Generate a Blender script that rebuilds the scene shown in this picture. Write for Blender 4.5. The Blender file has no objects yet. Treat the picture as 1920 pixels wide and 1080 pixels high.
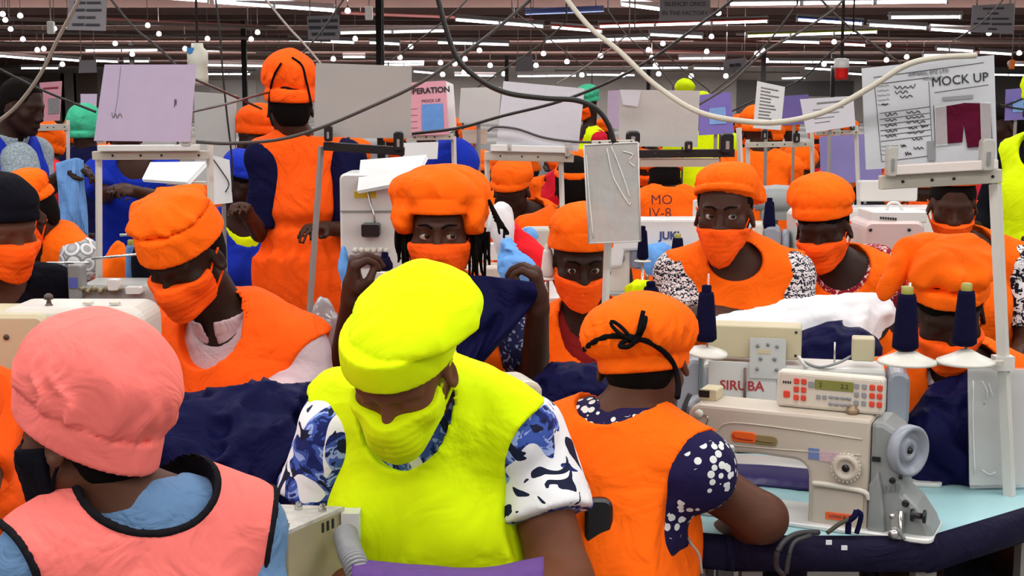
import bpy, math, random
import numpy as np
from mathutils import Matrix, Vector

# ------------------------------------------------------------------ camera
FPX = 2600.0                      # focal length in pixels of the 1920x1080 frame
CAM = np.array([0.0, 0.0, 1.55])
PITCH = math.atan(350.0 / FPX)    # horizon lies at pixel row 190
scene = bpy.context.scene
col = scene.collection
cam_d = bpy.data.cameras.new('camera')
cam_d.sensor_width = 36.0
cam_d.lens = FPX * 36.0 / 1920.0
cam_d.clip_end = 300
cam_o = bpy.data.objects.new('camera', cam_d)
cam_o.location = CAM
cam_o.rotation_euler = (math.pi / 2 - PITCH, 0, 0)
col.objects.link(cam_o)
scene.camera = cam_o

# ------------------------------------------------------------------ world, lights, exposure
scene.view_settings.view_transform = 'Standard'
scene.view_settings.look = 'None'
scene.view_settings.gamma = 1.0
scene.view_settings.exposure = 0.0
scene.view_settings.use_curve_mapping = False
world = bpy.data.worlds.new('hall_ambient')
scene.world = world
world.use_nodes = True
world.node_tree.nodes['Background'].inputs[0].default_value = (1.0, 0.98, 0.96, 1)
world.node_tree.nodes['Background'].inputs[1].default_value = 0.30
NEAR_ROWS = [(-3.0, 3.25), (-0.6, 3.25), (1.9, 3.25), (4.4, 3.25), (7.2, 3.3), (10.5, 3.35), (14.5, 3.4), (19.0, 3.4)]
NEAR_POWER = 205.0


def cam_ray(u, v):
    x = (u - 960.0) / FPX
    y = (540.0 - v) / FPX
    c, s = math.cos(PITCH), math.sin(PITCH)
    return np.array([x, c + y * s, -s + y * c])


def P(u, v, Y):
    """world point on the ray of photo pixel (u, v) at ground distance Y"""
    d = cam_ray(u, v)
    return CAM + d * (Y / d[1])


def Pz(u, v, z):
    """world point on the ray of photo pixel (u, v) at height z"""
    d = cam_ray(u, v)
    return CAM + d * ((z - CAM[2]) / d[2])


# ------------------------------------------------------------------ materials
MATS = {}


def _mat(name):
    m = bpy.data.materials.new(name)
    m.use_nodes = True
    nt = m.node_tree
    return m, nt, nt.nodes['Principled BSDF']


def hexlin(r, g, b):
    f = lambda c: (c / 255.0 / 12.92) if c / 255.0 <= 0.04045 else ((c / 255.0 + 0.055) / 1.055) ** 2.4
    return (f(r), f(g), f(b), 1.0)


def node(nt, kind, **kw):
    n = nt.nodes.new(kind)
    for k, v in kw.items():
        setattr(n, k, v)
    return n


def plain(name, rgb, rough=0.6, metal=0.0, spec=0.4, noise=0.0, nscale=30.0, bump=0.0, bscale=200.0, alpha=None, trans=0.0, sheen=0.0):
    if name in MATS:
        return MATS[name]
    m, nt, b = _mat(name)
    b.inputs['Base Color'].default_value = (*rgb[:3], 1)
    b.inputs['Roughness'].default_value = rough
    b.inputs['Metallic'].default_value = metal
    b.inputs['Specular IOR Level'].default_value = spec
    if trans:
        b.inputs['Transmission Weight'].default_value = trans
    if sheen:
        b.inputs['Sheen Weight'].default_value = sheen
    if alpha is not None:
        b.inputs['Alpha'].default_value = alpha
    tc = node(nt, 'ShaderNodeTexCoord')
    if noise:
        nz = node(nt, 'ShaderNodeTexNoise')
        nz.inputs['Scale'].default_value = nscale
        nz.inputs['Detail'].default_value = 4
        nt.links.new(tc.outputs['Object'], nz.inputs['Vector'])
        mx = node(nt, 'ShaderNodeMix', data_type='RGBA')
        mx.inputs['A'].default_value = (*[c * (1 - noise) for c in rgb[:3]], 1)
        mx.inputs['B'].default_value = (*[min(1, c * (1 + noise)) for c in rgb[:3]], 1)
        nt.links.new(nz.outputs['Fac'], mx.inputs['Factor'])
        nt.links.new(mx.outputs['Result'], b.inputs['Base Color'])
    if bump:
        nb = node(nt, 'ShaderNodeTexNoise')
        nb.inputs['Scale'].default_value = bscale
        nb.inputs['Detail'].default_value = 3
        nt.links.new(tc.outputs['Object'], nb.inputs['Vector'])
        bp = node(nt, 'ShaderNodeBump')
        bp.inputs['Strength'].default_value = bump
        bp.inputs['Distance'].default_value = 0.004
        nt.links.new(nb.outputs['Fac'], bp.inputs['Height'])
        nt.links.new(bp.outputs['Normal'], b.inputs['Normal'])
    MATS[name] = m
    return m


def emit(name, rgb, strength):
    if name in MATS:
        return MATS[name]
    m, nt, b = _mat(name)
    b.inputs['Base Color'].default_value = (*rgb, 1)
    b.inputs['Emission Color'].default_value = (*rgb, 1)
    b.inputs['Emission Strength'].default_value = strength
    MATS[name] = m
    return m


def cloth(name, rgb, fold=0.8, rough=0.85, fscale=9.0, weave=700.0, sheen=0.15):
    """plain woven cloth: fine weave bump and soft crumple bump"""
    if name in MATS:
        return MATS[name]
    m, nt, b = _mat(name)
    b.inputs['Base Color'].default_value = (*rgb[:3], 1)
    b.inputs['Roughness'].default_value = rough
    b.inputs['Specular IOR Level'].default_value = 0.15 if max(rgb[:3]) > .2 else 0.04
    b.inputs['Sheen Weight'].default_value = sheen if max(rgb[:3]) > .2 else 0.0
    b.inputs['Sheen Tint'].default_value = (*rgb[:3], 1)
    tc = node(nt, 'ShaderNodeTexCoord')
    n1 = node(nt, 'ShaderNodeTexNoise')
    n1.inputs['Scale'].default_value = fscale
    n1.inputs['Detail'].default_value = 3
    n1.inputs['Distortion'].default_value = 1.2
    n2 = node(nt, 'ShaderNodeTexNoise')
    n2.inputs['Scale'].default_value = weave
    nt.links.new(tc.outputs['Object'], n1.inputs['Vector'])
    nt.links.new(tc.outputs['Object'], n2.inputs['Vector'])
    b1 = node(nt, 'ShaderNodeBump')
    b1.inputs['Strength'].default_value = fold
    b1.inputs['Distance'].default_value = 0.02
    b2 = node(nt, 'ShaderNodeBump')
    b2.inputs['Strength'].default_value = 0.25
    b2.inputs['Distance'].default_value = 0.0015
    nt.links.new(n1.outputs['Fac'], b1.inputs['Height'])
    nt.links.new(n2.outputs['Fac'], b2.inputs['Height'])
    nt.links.new(b1.outputs['Normal'], b2.inputs['Normal'])
    nt.links.new(b2.outputs['Normal'], b.inputs['Normal'])
    MATS[name] = m
    return m


def ramp(nt, src, stops, interp='CONSTANT'):
    r = node(nt, 'ShaderNodeValToRGB')
    r.color_ramp.interpolation = interp
    e = r.color_ramp.elements
    while len(e) < len(stops):
        e.new(0.5)
    for i, (p, c) in enumerate(stops):
        e[i].position = p
        e[i].color = (*c[:3], 1)
    nt.links.new(src, r.inputs['Fac'])
    return r.outputs['Color']


def printed(name, kind):
    """printed dress fabrics"""
    if name in MATS:
        return MATS[name]
    m, nt, b = _mat(name)
    b.inputs['Roughness'].default_value = 0.8
    b.inputs['Specular IOR Level'].default_value = 0.15
    tc = node(nt, 'ShaderNodeTexCoord')
    o = tc.outputs['Object']

    def noise(scale, detail=2, dist=0.0):
        n = node(nt, 'ShaderNodeTexNoise')
        n.inputs['Scale'].default_value = scale
        n.inputs['Detail'].default_value = detail
        n.inputs['Distortion'].default_value = dist
        nt.links.new(o, n.inputs['Vector'])
        return n.outputs['Fac']

    def voro(scale, feat='F1', rnd=1.0, out='Distance'):
        n = node(nt, 'ShaderNodeTexVoronoi', feature=feat)
        n.inputs['Scale'].default_value = scale
        n.inputs['Randomness'].default_value = rnd
        nt.links.new(o, n.inputs['Vector'])
        return n.outputs[out]

    def mix(f, a, bb):
        x = node(nt, 'ShaderNodeMix', data_type='RGBA')
        nt.links.new(f, x.inputs['Factor'])
        for s, v in (('A', a), ('B', bb)):
            if isinstance(v, tuple):
                x.inputs[s].default_value = (*v[:3], 1)
            else:
                nt.links.new(v, x.inputs[s])
        return x.outputs['Result']
    K, Wt = (0.01, 0.01, 0.02), (0.8, 0.8, 0.82)
    if kind == 'floral_blue':        # white with blue roses and dark leaves
        pet = ramp(nt, noise(19, 4, 1.5), [(0, (0.012, 0.02, 0.12)), (0.45, (0.05, 0.1, 0.4)), (0.55, (0.3, 0.4, 0.75)), (0.62, (0.015, 0.03, 0.16))])
        msk = ramp(nt, noise(8, 2, 0.8), [(0, (0, 0, 0)), (0.50, (1, 1, 1))])
        lf = ramp(nt, noise(13, 1, 2.5), [(0, (1, 1, 1)), (0.37, (0, 0, 0))])
        c = mix(msk, Wt, pet)
        c = mix(lf, c, (0.012, 0.015, 0.04))
    elif kind == 'navy_leaf':        # navy with white leaves
        v = ramp(nt, voro(58), [(0, (1, 1, 1)), (0.40, (0, 0, 0))])
        k = ramp(nt, noise(10, 1, 0.5), [(0, (0, 0, 0)), (0.44, (1, 1, 1))])
        c = mix(v, (0.012, 0.008, 0.05), mix(k, (0.012, 0.008, 0.05), (0.7, 0.7, 0.68)))
    elif kind == 'zigzag':           # red, black and white bands of zigzag
        w = node(nt, 'ShaderNodeTexWave', wave_type='BANDS', bands_direction='Z')
        w.inputs['Scale'].default_value = 18
        w.inputs['Distortion'].default_value = 9
        w.inputs['Detail Scale'].default_value = 6
        nt.links.new(o, w.inputs['Vector'])
        c = ramp(nt, w.outputs['Fac'], [(0, K), (0.42, Wt), (0.72, (0.35, 0.02, 0.03)), (0.85, Wt)])
    elif kind == 'red_white':        # red with white flecks
        c = ramp(nt, noise(75, 1, 1), [(0, (0.25, 0.01, 0.02)), (0.58, (0.75, 0.55, 0.55))])
    elif kind == 'black_white':      # black and white blotches
        c = ramp(nt, noise(38, 2, 2), [(0, K), (0.5, Wt)])
    elif kind == 'lace':             # grey lace with ring medallions
        d = voro(20, rnd=0.35)
        c = ramp(nt, d, [(0, (0.42, 0.42, 0.42)), (0.2, (0.33, 0.33, 0.34)), (0.36, (0.66, 0.66, 0.66)), (0.52, (0.2, 0.2, 0.2)), (0.62, (0.4, 0.4, 0.4))])
    elif kind == 'triangles':        # rust cloth with small golden triangles
        d = voro(28, rnd=0.1)
        c = ramp(nt, d, [(0, (0.75, 0.42, 0.12)), (0.22, (0.28, 0.035, 0.006))])
    elif kind == 'navy_weave':       # navy cloth with pale dashes
        c = ramp(nt, noise(90, 1, 0.5), [(0, (0.012, 0.014, 0.06)), (0.58, (0.25, 0.28, 0.42))])
    elif kind == 'check_grey':
        c = ramp(nt, noise(160, 1, 0), [(0, (0.20, 0.26, 0.30)), (0.5, (0.34, 0.39, 0.43))])
    nt.links.new(c, b.inputs['Base Color'])
    nb = node(nt, 'ShaderNodeTexNoise')
    nb.inputs['Scale'].default_value = 14
    nb.inputs['Distortion'].default_value = 1
    nt.links.new(o, nb.inputs['Vector'])
    bp = node(nt, 'ShaderNodeBump')
    bp.inputs['Strength'].default_value = 0.4
    bp.inputs['Distance'].default_value = 0.015
    nt.links.new(nb.outputs['Fac'], bp.inputs['Height'])
    nt.links.new(bp.outputs['Normal'], b.inputs['Normal'])
    MATS[name] = m
    return m


# ------------------------------------------------------------------ object helpers
def tag(o, label=None, cat=None, group=None, kind=None):
    if label:
        o['label'] = label
    if cat:
        o['category'] = cat
    if group:
        o['group'] = group
    if kind:
        o['kind'] = kind
    return o


def empty(name, loc, label=None, cat=None, group=None, rz=0.0):
    o = bpy.data.objects.new(name, None)
    o.empty_display_size = 0.05
    o.location = tuple(float(c) for c in loc)
    o.rotation_euler = (0, 0, rz)
    col.objects.link(o)
    return tag(o, label, cat, group)


def link(name, me, mat, parent=None):
    o = bpy.data.objects.new(name, me)
    if mat is not None and not me.materials:
        me.materials.append(mat)
    col.objects.link(o)
    if parent is not None:
        o.parent = parent
    return o


def np_mesh(name, V, Fq, smooth=True):
    """mesh from an (n,3) array and an (m,4) array of quads, or a list of polygons"""
    me = bpy.data.meshes.new(name)
    if isinstance(Fq, np.ndarray):
        n, m, k = len(V), len(Fq), Fq.shape[1]
        me.vertices.add(n)
        me.vertices.foreach_set('co', np.ascontiguousarray(V, dtype=np.float32).ravel())
        me.loops.add(m * k)
        me.loops.foreach_set('vertex_index', np.ascontiguousarray(Fq, dtype=np.int32).ravel())
        me.polygons.add(m)
        me.polygons.foreach_set('loop_start', np.arange(0, m * k, k, dtype=np.int32))
        me.update(calc_edges=True)
    else:
        me.from_pydata([tuple(map(float, v)) for v in V], [], Fq)
        me.update()
    if smooth:
        me.polygons.foreach_set('use_smooth', np.ones(len(me.polygons), dtype=bool))
    return me


class MB:
    """collects simple solids into one mesh"""

    def __init__(self):
        self.v, self.f, self.sm = [], [], []

    def add(self, V, F, smooth=False):
        n = len(self.v)
        self.v += [tuple(map(float, p)) for p in V]
        self.f += [tuple(i + n for i in f) for f in F]
        self.sm += [smooth] * len(F)
        return self

    def box(self, c, s, M=None):
        hx, hy, hz = s[0] / 2, s[1] / 2, s[2] / 2
        V = np.array([(x, y, z) for x in (-hx, hx) for y in (-hy, hy) for z in (-hz, hz)])
        if M is not None:
            V = V @ np.asarray(M).T
        V = V + np.asarray(c, float)
        F = [(0, 1, 3, 2), (4, 6, 7, 5), (0, 4, 5, 1), (2, 3, 7, 6), (0, 2, 6, 4), (1, 5, 7, 3)]
        return self.add(V, F)

    def rbox(self, c, s, r, M=None, ax=1, n=4):
        """box with rounded corners in the plane across axis ax, edges chamfered"""
        o = [i for i in range(3) if i != ax]
        a, b = s[o[0]] / 2, s[o[1]] / 2
        h = s[ax] / 2
        ch = min(r * 0.35, h * 0.5)
        rings = []
        for hh, ins in ((-h, ch), (-h + ch, 0), (h - ch, 0), (h, ch)):
            ring = []
            for k, (sx, sy) in enumerate(((1, 1), (-1, 1), (-1, -1), (1, -1))):
                for j in range(n + 1):
                    t = math.pi / 2 * (k + j / n)
                    rr = max(r - ins, 1e-4)
                    p = [0, 0, 0]
                    p[o[0]] = sx * (a - r) + rr * math.cos(t)
                    p[o[1]] = sy * (b - r) + rr * math.sin(t)
                    p[ax] = hh
                    ring.append(p)
            rings.append(ring)
        N = len(rings[0])
        V = np.array([p for r_ in rings for p in r_])
        F = []
        for q in range(3):
            for j in range(N):
                F.append((q * N + j, q * N + (j + 1) % N, (q + 1) * N + (j + 1) % N, (q + 1) * N + j))
        F.append(tuple(range(N - 1, -1, -1)))
        F.append(tuple(3 * N + j for j in range(N)))
        if ax == 1:
            F = [tuple(reversed(f)) for f in F]
        if M is not None:
            V = V @ np.asarray(M).T
        return self.add(V + np.asarray(c, float), F)

    def prism(self, poly, h0, h1, plane='xy', M=None, c=(0, 0, 0)):
        """extruded polygon; plane xy (h is z), xz (h is y), yz (h is x)"""
        n = len(poly)
        mk = {'xy': lambda a, b, h: (a, b, h), 'xz': lambda a, b, h: (a, h, b), 'yz': lambda a, b, h: (h, a, b)}[plane]
        V = np.array([mk(a, b, h0) for a, b in poly] + [mk(a, b, h1) for a, b in poly], float)
        if M is not None:
            V = V @ np.asarray(M).T
        F = [tuple(range(n - 1, -1, -1)), tuple(range(n, 2 * n))] + [(i, (i + 1) % n, n + (i + 1) % n, n + i) for i in range(n)]
        if plane == 'xz':
            F = [tuple(reversed(f)) for f in F]
        return self.add(V + np.asarray(c, float), F)

    def lathe(self, prof, a, d=(0, 0, 1), n=20, smooth=True):
        """profile [(r, h)] turned about axis d through a"""
        d = np.asarray(d, float)
        d = d / np.linalg.norm(d)
        t = np.array([1, 0, 0]) if abs(d[0]) < 0.9 else np.array([0, 1, 0])
        e1 = np.cross(d, t)
        e1 /= np.linalg.norm(e1)
        e2 = np.cross(d, e1)
        V, F = [], []
        for r, h in prof:
            for j in range(n):
                w = 2 * math.pi * j / n
                V.append(np.asarray(a) + d * h + (e1 * math.cos(w) + e2 * math.sin(w)) * max(r, 1e-5))
        for q in range(len(prof) - 1):
            for j in range(n):
                F.append((q * n + j, q * n + (j + 1) % n, (q + 1) * n + (j + 1) % n, (q + 1) * n + j))
        F.append(tuple(range(n - 1, -1, -1)))
        F.append(tuple((len(prof) - 1) * n + j for j in range(n)))
        return self.add(V, F, smooth)

    def tube(self, pts, r, n=8, smooth=True, r2=None):
        pts = np.asarray(pts, float)
        V, F = [], []
        up = np.array([0.0, 0.0, 1.0])
        K = len(pts)
        for i, p in enumerate(pts):
            tn = pts[min(i + 1, K - 1)] - pts[max(i - 1, 0)]
            tn = tn / (np.linalg.norm(tn) + 1e-9)
            u = up if abs(tn @ up) < 0.95 else np.array([1.0, 0, 0])
            e1 = np.cross(tn, u)
            e1 /= np.linalg.norm(e1)
            e2 = np.cross(e1, tn)
            rr = r if r2 is None else r + (r2 - r) * i / (K - 1)
            for j in range(n):
                w = 2 * math.pi * j / n
                V.append(p + (e1 * math.cos(w) + e2 * math.sin(w)) * rr)
        for q in range(K - 1):
            for j in range(n):
                F.append((q * n + j, (q + 1) * n + j, (q + 1) * n + (j + 1) % n, q * n + (j + 1) % n))
        F.append(tuple(range(n)))
        F.append(tuple((K - 1) * n + j for j in range(n - 1, -1, -1)))
        return self.add(V, F, smooth)

    def mesh(self, name):
        me = bpy.data.meshes.new(name)
        me.from_pydata(self.v, [], self.f)
        me.update()
        me.polygons.foreach_set('use_smooth', np.array(self.sm, dtype=bool))
        return me

    def build(self, name, mat, parent=None, bevel=0.0):
        o = link(name, self.mesh(name), mat, parent)
        if bevel:
            md = o.modifiers.new('edge', 'BEVEL')
            md.width = bevel
            md.segments = 2
            md.limit_method = 'ANGLE'
            md.angle_limit = math.radians(40)
        return o


def spline(pts, n=10):
    """Catmull-Rom through points"""
    p = [np.asarray(q, float) for q in pts]
    p = [2 * p[0] - p[1]] + p + [2 * p[-1] - p[-2]]
    out = []
    for i in range(1, len(p) - 2):
        for j in range(n):
            t = j / n
            out.append(0.5 * ((2 * p[i]) + (-p[i - 1] + p[i + 1]) * t + (2 * p[i - 1] - 5 * p[i] + 4 * p[i + 1] - p[i + 2]) * t * t
                              + (-p[i - 1] + 3 * p[i] - 3 * p[i + 1] + p[i + 2]) * t ** 3))
    out.append(p[-2])
    return np.array(out)


def rotz(a):
    c, s = math.cos(a), math.sin(a)
    return np.array([[c, -s, 0], [s, c, 0], [0, 0, 1.0]])


def rotx(a):
    c, s = math.cos(a), math.sin(a)
    return np.array([[1, 0, 0], [0, c, -s], [0, s, c]])


def roty(a):
    c, s = math.cos(a), math.sin(a)
    return np.array([[c, 0, s], [0, 1, 0], [-s, 0, c]])


def text_mesh(s, size, align='CENTER', ext=0.0003, shear=0.0, bold=0.0):
    cu = bpy.data.curves.new('lettering', 'FONT')
    cu.body = s
    cu.size = size
    cu.align_x = align
    cu.align_y = 'CENTER'
    cu.extrude = ext
    cu.shear = shear
    cu.offset = bold
    cu.resolution_u = 3
    o = bpy.data.objects.new('lettering', cu)
    col.objects.link(o)
    dg = bpy.context.evaluated_depsgraph_get()
    me = bpy.data.meshes.new_from_object(o.evaluated_get(dg))
    bpy.data.objects.remove(o)
    bpy.data.curves.remove(cu)
    return me


# ------------------------------------------------------------------ implicit surfaces
def f_cap(a, b, r1, r2=None):
    a = np.asarray(a, np.float32)
    ab = np.asarray(b, np.float32) - a
    L = float(ab @ ab) + 1e-9
    r2 = r1 if r2 is None else r2

    def f(p):
        q = p - a
        t = np.clip(q @ ab / L, 0, 1)
        q = q - t[:, None] * ab
        return np.sqrt(np.einsum('ij,ij->i', q, q)) - (r1 + (r2 - r1) * t)
    return f


def f_ell(c, r, M=None):
    c = np.asarray(c, np.float32)
    r = np.asarray(r, np.float32)
    Mi = None if M is None else np.asarray(M, np.float32)

    def f(p):
        q = p - c
        if Mi is not None:
            q = q @ Mi          # into the axes that are the columns of M
        k0 = np.sqrt((q * q / (r * r)).sum(1))
        k1 = np.sqrt((q * q / (r ** 4)).sum(1)) + 1e-9
        return np.where(k0 < 0.2, (k0 - 1) * r.min(), k0 * (k0 - 1) / k1)
    return f


def smin(a, b, k):
    h = np.clip(0.5 + 0.5 * (b - a) / k, 0, 1)
    return b + (a - b) * h - k * h * (1 - h)


def smax(a, b, k):
    return -smin(-a, -b, k)


def union(fs, k=0.02):
    def f(p):
        d = fs[0](p)
        for g in fs[1:]:
            d = smin(d, g(p), k)
        return d
    return f


def wob(p, fr, seed=0, warp=0.6):
    """cheap smooth 3D noise in -1..1"""
    rs = np.random.RandomState(seed)
    A = rs.normal(size=(3, 5)).astype(np.float32)
    A /= np.linalg.norm(A, axis=0)
    ph = rs.uniform(0, 6.28, 5).astype(np.float32)
    q = p @ A * np.float32(fr * 6.28) + ph
    s = np.sin(q[:, 0] + warp * 2 * np.sin(q[:, 1] * 0.7))
    s = s + np.sin(q[:, 2] * 1.3 + warp * 2 * np.sin(q[:, 3] * 0.8)) + 0.6 * np.sin(q[:, 4] * 1.9)
    return s / 2.6


def axis(lo, hi, h, fine=()):
    """grid coordinates from lo to hi with step h, finer inside the (a, b, step) spans"""
    xs = [lo]
    while xs[-1] < hi:
        st = h
        for a, b, hf in fine:
            if a - h <= xs[-1] <= b:
                st = min(st, hf)
        xs.append(xs[-1] + st)
    while (len(xs) - 1) % 4:
        xs.append(xs[-1] + h)
    return np.array(xs, np.float32)


def surface(f, X, Y, Z, smooth_it=1):
    """surface nets of f=0 on a rectilinear grid, evaluated sparsely"""
    cx, cy, cz = X[::4], Y[::4], Z[::4]
    G = np.stack(np.meshgrid(cx, cy, cz, indexing='ij'), -1).reshape(-1, 3)
    dc = f(G).reshape(len(cx), len(cy), len(cz))
    # active coarse cells
    a = np.abs(dc)
    mn = a[:-1, :-1, :-1].copy()
    for i, j, k in np.ndindex(2, 2, 2):
        mn = np.minimum(mn, a[i:len(cx) - 1 + i, j:len(cy) - 1 + j, k:len(cz) - 1 + k])
    diag = np.sqrt(np.diff(cx)[:, None, None] ** 2 + np.diff(cy)[None, :, None] ** 2 + np.diff(cz)[None, None, :] ** 2)
    act = mn < diag * 0.85
    nx, ny, nz = len(X), len(Y), len(Z)
    up = lambda A: A.repeat(4, 0).repeat(4, 1).repeat(4, 2)
    D = np.empty((nx, ny, nz), np.float32)
    mask = np.zeros((nx, ny, nz), bool)
    ix, iy, iz = np.minimum((np.arange(nx) + 2) // 4, len(cx) - 1), np.minimum((np.arange(ny) + 2) // 4, len(cy) - 1), np.minimum((np.arange(nz) + 2) // 4, len(cz) - 1)
    D[:] = dc[np.ix_(ix, iy, iz)]
    m = up(act)
    mask[:-1, :-1, :-1] = m
    mask[1:, :-1, :-1] |= m
    mask[:-1, 1:, :-1] |= m
    mask[:-1, :-1, 1:] |= m
    I = np.argwhere(mask)
    if len(I) == 0:
        return np.zeros((0, 3)), np.zeros((0, 4), int)
    pts = np.stack((X[I[:, 0]], Y[I[:, 1]], Z[I[:, 2]]), 1)
    out = np.empty(len(I), np.float32)
    for s in range(0, len(I), 200000):
        out[s:s + 200000] = f(pts[s:s + 200000])
    D[I[:, 0], I[:, 1], I[:, 2]] = out
    ins = D < 0
    cnt = np.zeros((nx - 1, ny - 1, nz - 1), np.int8)
    for i, j, k in np.ndindex(2, 2, 2):
        cnt += ins[i:nx - 1 + i, j:ny - 1 + j, k:nz - 1 + k]
    C = np.argwhere((cnt > 0) & (cnt < 8))
    if len(C) == 0:
        return np.zeros((0, 3)), np.zeros((0, 4), int)
    idx = -np.ones(cnt.shape, np.int32)
    idx[C[:, 0], C[:, 1], C[:, 2]] = np.arange(len(C))
    acc = np.zeros((len(C), 3))
    num = np.zeros(len(C))
    corners = list(np.ndindex(2, 2, 2))
    co = []
    for (i, j, k) in corners:
        q = C + (i, j, k)
        co.append((D[q[:, 0], q[:, 1], q[:, 2]], np.stack((X[q[:, 0]], Y[q[:, 1]], Z[q[:, 2]]), 1)))
    for p in range(8):
        for q in range(p + 1, 8):
            if sum(abs(corners[p][t] - corners[q][t]) for t in range(3)) != 1:
                continue
            da, pa = co[p]
            db, pb = co[q]
            w = (da < 0) != (db < 0)
            t = np.where(w, da / (da - db + 1e-12), 0)
            acc += np.where(w[:, None], pa + t[:, None] * (pb - pa), 0)
            num += w
    V = acc / num[:, None]
    faces = []
    for axn in range(3):
        sl0 = [slice(None)] * 3
        sl1 = [slice(None)] * 3
        sl0[axn] = slice(0, -1)
        sl1[axn] = slice(1, None)
        ch = ins[tuple(sl0)] != ins[tuple(sl1)]
        o = [t for t in range(3) if t != axn]
        sl = [slice(None)] * 3
        sl[o[0]] = slice(1, -1)
        sl[o[1]] = slice(1, -1)
        ch2 = np.zeros_like(ch)
        ch2[tuple(sl)] = ch[tuple(sl)]
        E = np.argwhere(ch2)
        if len(E) == 0:
            continue
        fl = ins[E[:, 0], E[:, 1], E[:, 2]]
        quad = []
        for (da, db) in ((0, 0), (-1, 0), (-1, -1), (0, -1)):
            q = E.copy()
            q[:, o[0]] += da
            q[:, o[1]] += db
            quad.append(idx[q[:, 0], q[:, 1], q[:, 2]])
        quad = np.stack(quad, 1)
        if axn == 1:
            fl = ~fl
        quad[~fl] = quad[~fl][:, ::-1]
        faces.append(quad)
    Fq = np.concatenate(faces)
    Fq = Fq[(Fq >= 0).all(1)]
    for _ in range(smooth_it):
        S = np.zeros_like(V)
        n = np.zeros(len(V))
        for t in range(4):
            a_, b_ = Fq[:, t], Fq[:, (t + 1) % 4]
            for c in range(3):
                S[:, c] += np.bincount(a_, V[b_, c], len(V)) + np.bincount(b_, V[a_, c], len(V))
            n += np.bincount(a_, minlength=len(V)) + np.bincount(b_, minlength=len(V))
        V = np.where(n[:, None] > 0, 0.5 * V + 0.5 * S / np.maximum(n, 1)[:, None], V)
    return V, Fq


def sdf_mesh(name, f, lo, hi, h, base=(0, 0, 0), fine=((), (), ()), smooth_it=1):
    X = axis(lo[0], hi[0], h, fine[0])
    Y = axis(lo[1], hi[1], h, fine[1])
    Z = axis(lo[2], hi[2], h, fine[2])
    V, Fq = surface(f, X, Y, Z, smooth_it)
    return np_mesh(name, V - np.asarray(base), Fq)
# ------------------------------------------------------------------ the hall
CEIL = 4.25
WALLY = 104.0
HALF = 41.0
concrete = plain('concrete_floor', (.20, .19, .18), rough=.55, noise=.25, nscale=2.5, bump=.2, bscale=20)
dark_ceiling = plain('brown_ceiling_boards', (.16, .09, .075), rough=.8, noise=.35, nscale=.6)
far_wall_m = plain('far_wall_plaster', (.42, .39, .36), rough=.85, noise=.25, nscale=.25)
beam_m = plain('ceiling_beam_paint', (.22, .14, .12), rough=.7, noise=.3, nscale=1.5)
steel_dark = plain('dark_steel', (.02, .017, .016), rough=.6)
pipe_m = plain('pipe_grey', (.34, .28, .26), rough=.5, noise=.2, nscale=3)
pipe_r = plain('pipe_red', (.36, .12, .11), rough=.5)
white_metal = plain('white_enamel', (.72, .73, .76), rough=.35)
tube_glow = emit('fluorescent_tube_glow', (1.0, .99, .97), 6.0)
bulb_glow = emit('bulb_glow', (1.0, .99, .96), 6.0)


def slab(name, lo, hi, mat):
    lo, hi = np.array(lo, float), np.array(hi, float)
    o = MB().box((lo + hi) / 2, hi - lo).build(name, mat)
    return tag(o, kind='structure')


slab('floor', (-HALF, -9, -.2), (HALF, WALLY, 0), concrete)
ceil_o = slab('ceiling', (-HALF, -9, CEIL), (HALF, WALLY, CEIL + .2), dark_ceiling)
slab('wall_back', (-HALF, WALLY, -.2), (HALF, WALLY + .3, CEIL + .2), far_wall_m)
slab('wall_left', (-HALF - .3, -9, -.2), (-HALF, WALLY + .3, CEIL + .2), far_wall_m)
slab('wall_right', (HALF, -9, -.2), (HALF + .3, WALLY + .3, CEIL + .2), far_wall_m)
beam_mesh = MB().box((0, 0, 0), (2 * HALF, .28, .30)).mesh('purlin')
for i in range(23):
    o = link('purlin', beam_mesh, beam_m if i % 3 else dark_ceiling, ceil_o)
    o.location = (0, 36.5 + 2.9 * i, CEIL - .14)
joist_mesh = MB().box((0, 0, 0), (.16, 70, .12)).mesh('joist')
for i in range(-6, 7):
    o = link('joist', joist_mesh, dark_ceiling, ceil_o)
    o.location = (i * 5.5 + 1.2, 68, CEIL - .05)
# pale bays and dark openings of the far wall
for i, (u0, u1, v0, v1, c) in enumerate([(0, 120, 138, 236, (.30, .23, .19)), (118, 142, 138, 240, (.5, .47, .45)), (142, 182, 138, 240, (.28, .21, .17)), (395, 480, 150, 240, (.45, .44, .42)), (1380, 1420, 150, 240, (.12, .11, .11)), (1430, 1600, 152, 180, (.10, .10, .10))]):
    a, b = P(u0, v1, WALLY - .04), P(u1, v0, WALLY - .04)
    z0, z1 = max(a[2], 0), min(b[2], CEIL)
    o = MB().box(((a[0] + b[0]) / 2, WALLY - .05, (z0 + z1) / 2), (b[0] - a[0], .1, z1 - z0)).build('trim_%d' % (i + 1), plain('wall_bay_%d' % i, c, rough=.85, noise=.2, nscale=.5))
    tag(o, kind='structure')
# structural columns between the lines
for i, (u, Y, wpx) in enumerate([(714, 34, 14), (460, 44, 9), (1430, 60, 8), (1560, 70, 7), (950, 75, 7), (250, 58, 8), (1215, 80, 7)]):
    x = P(u, 190, Y)[0]
    wd = wpx * Y / FPX
    o = MB().box((x, Y, CEIL / 2), (wd, wd, CEIL)).build('trim_%d' % (i + 10), steel_dark)
    tag(o, kind='structure')

# --- fluorescent battens: shared meshes, every batten its own thing
TUBE_L = 1.2


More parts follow.
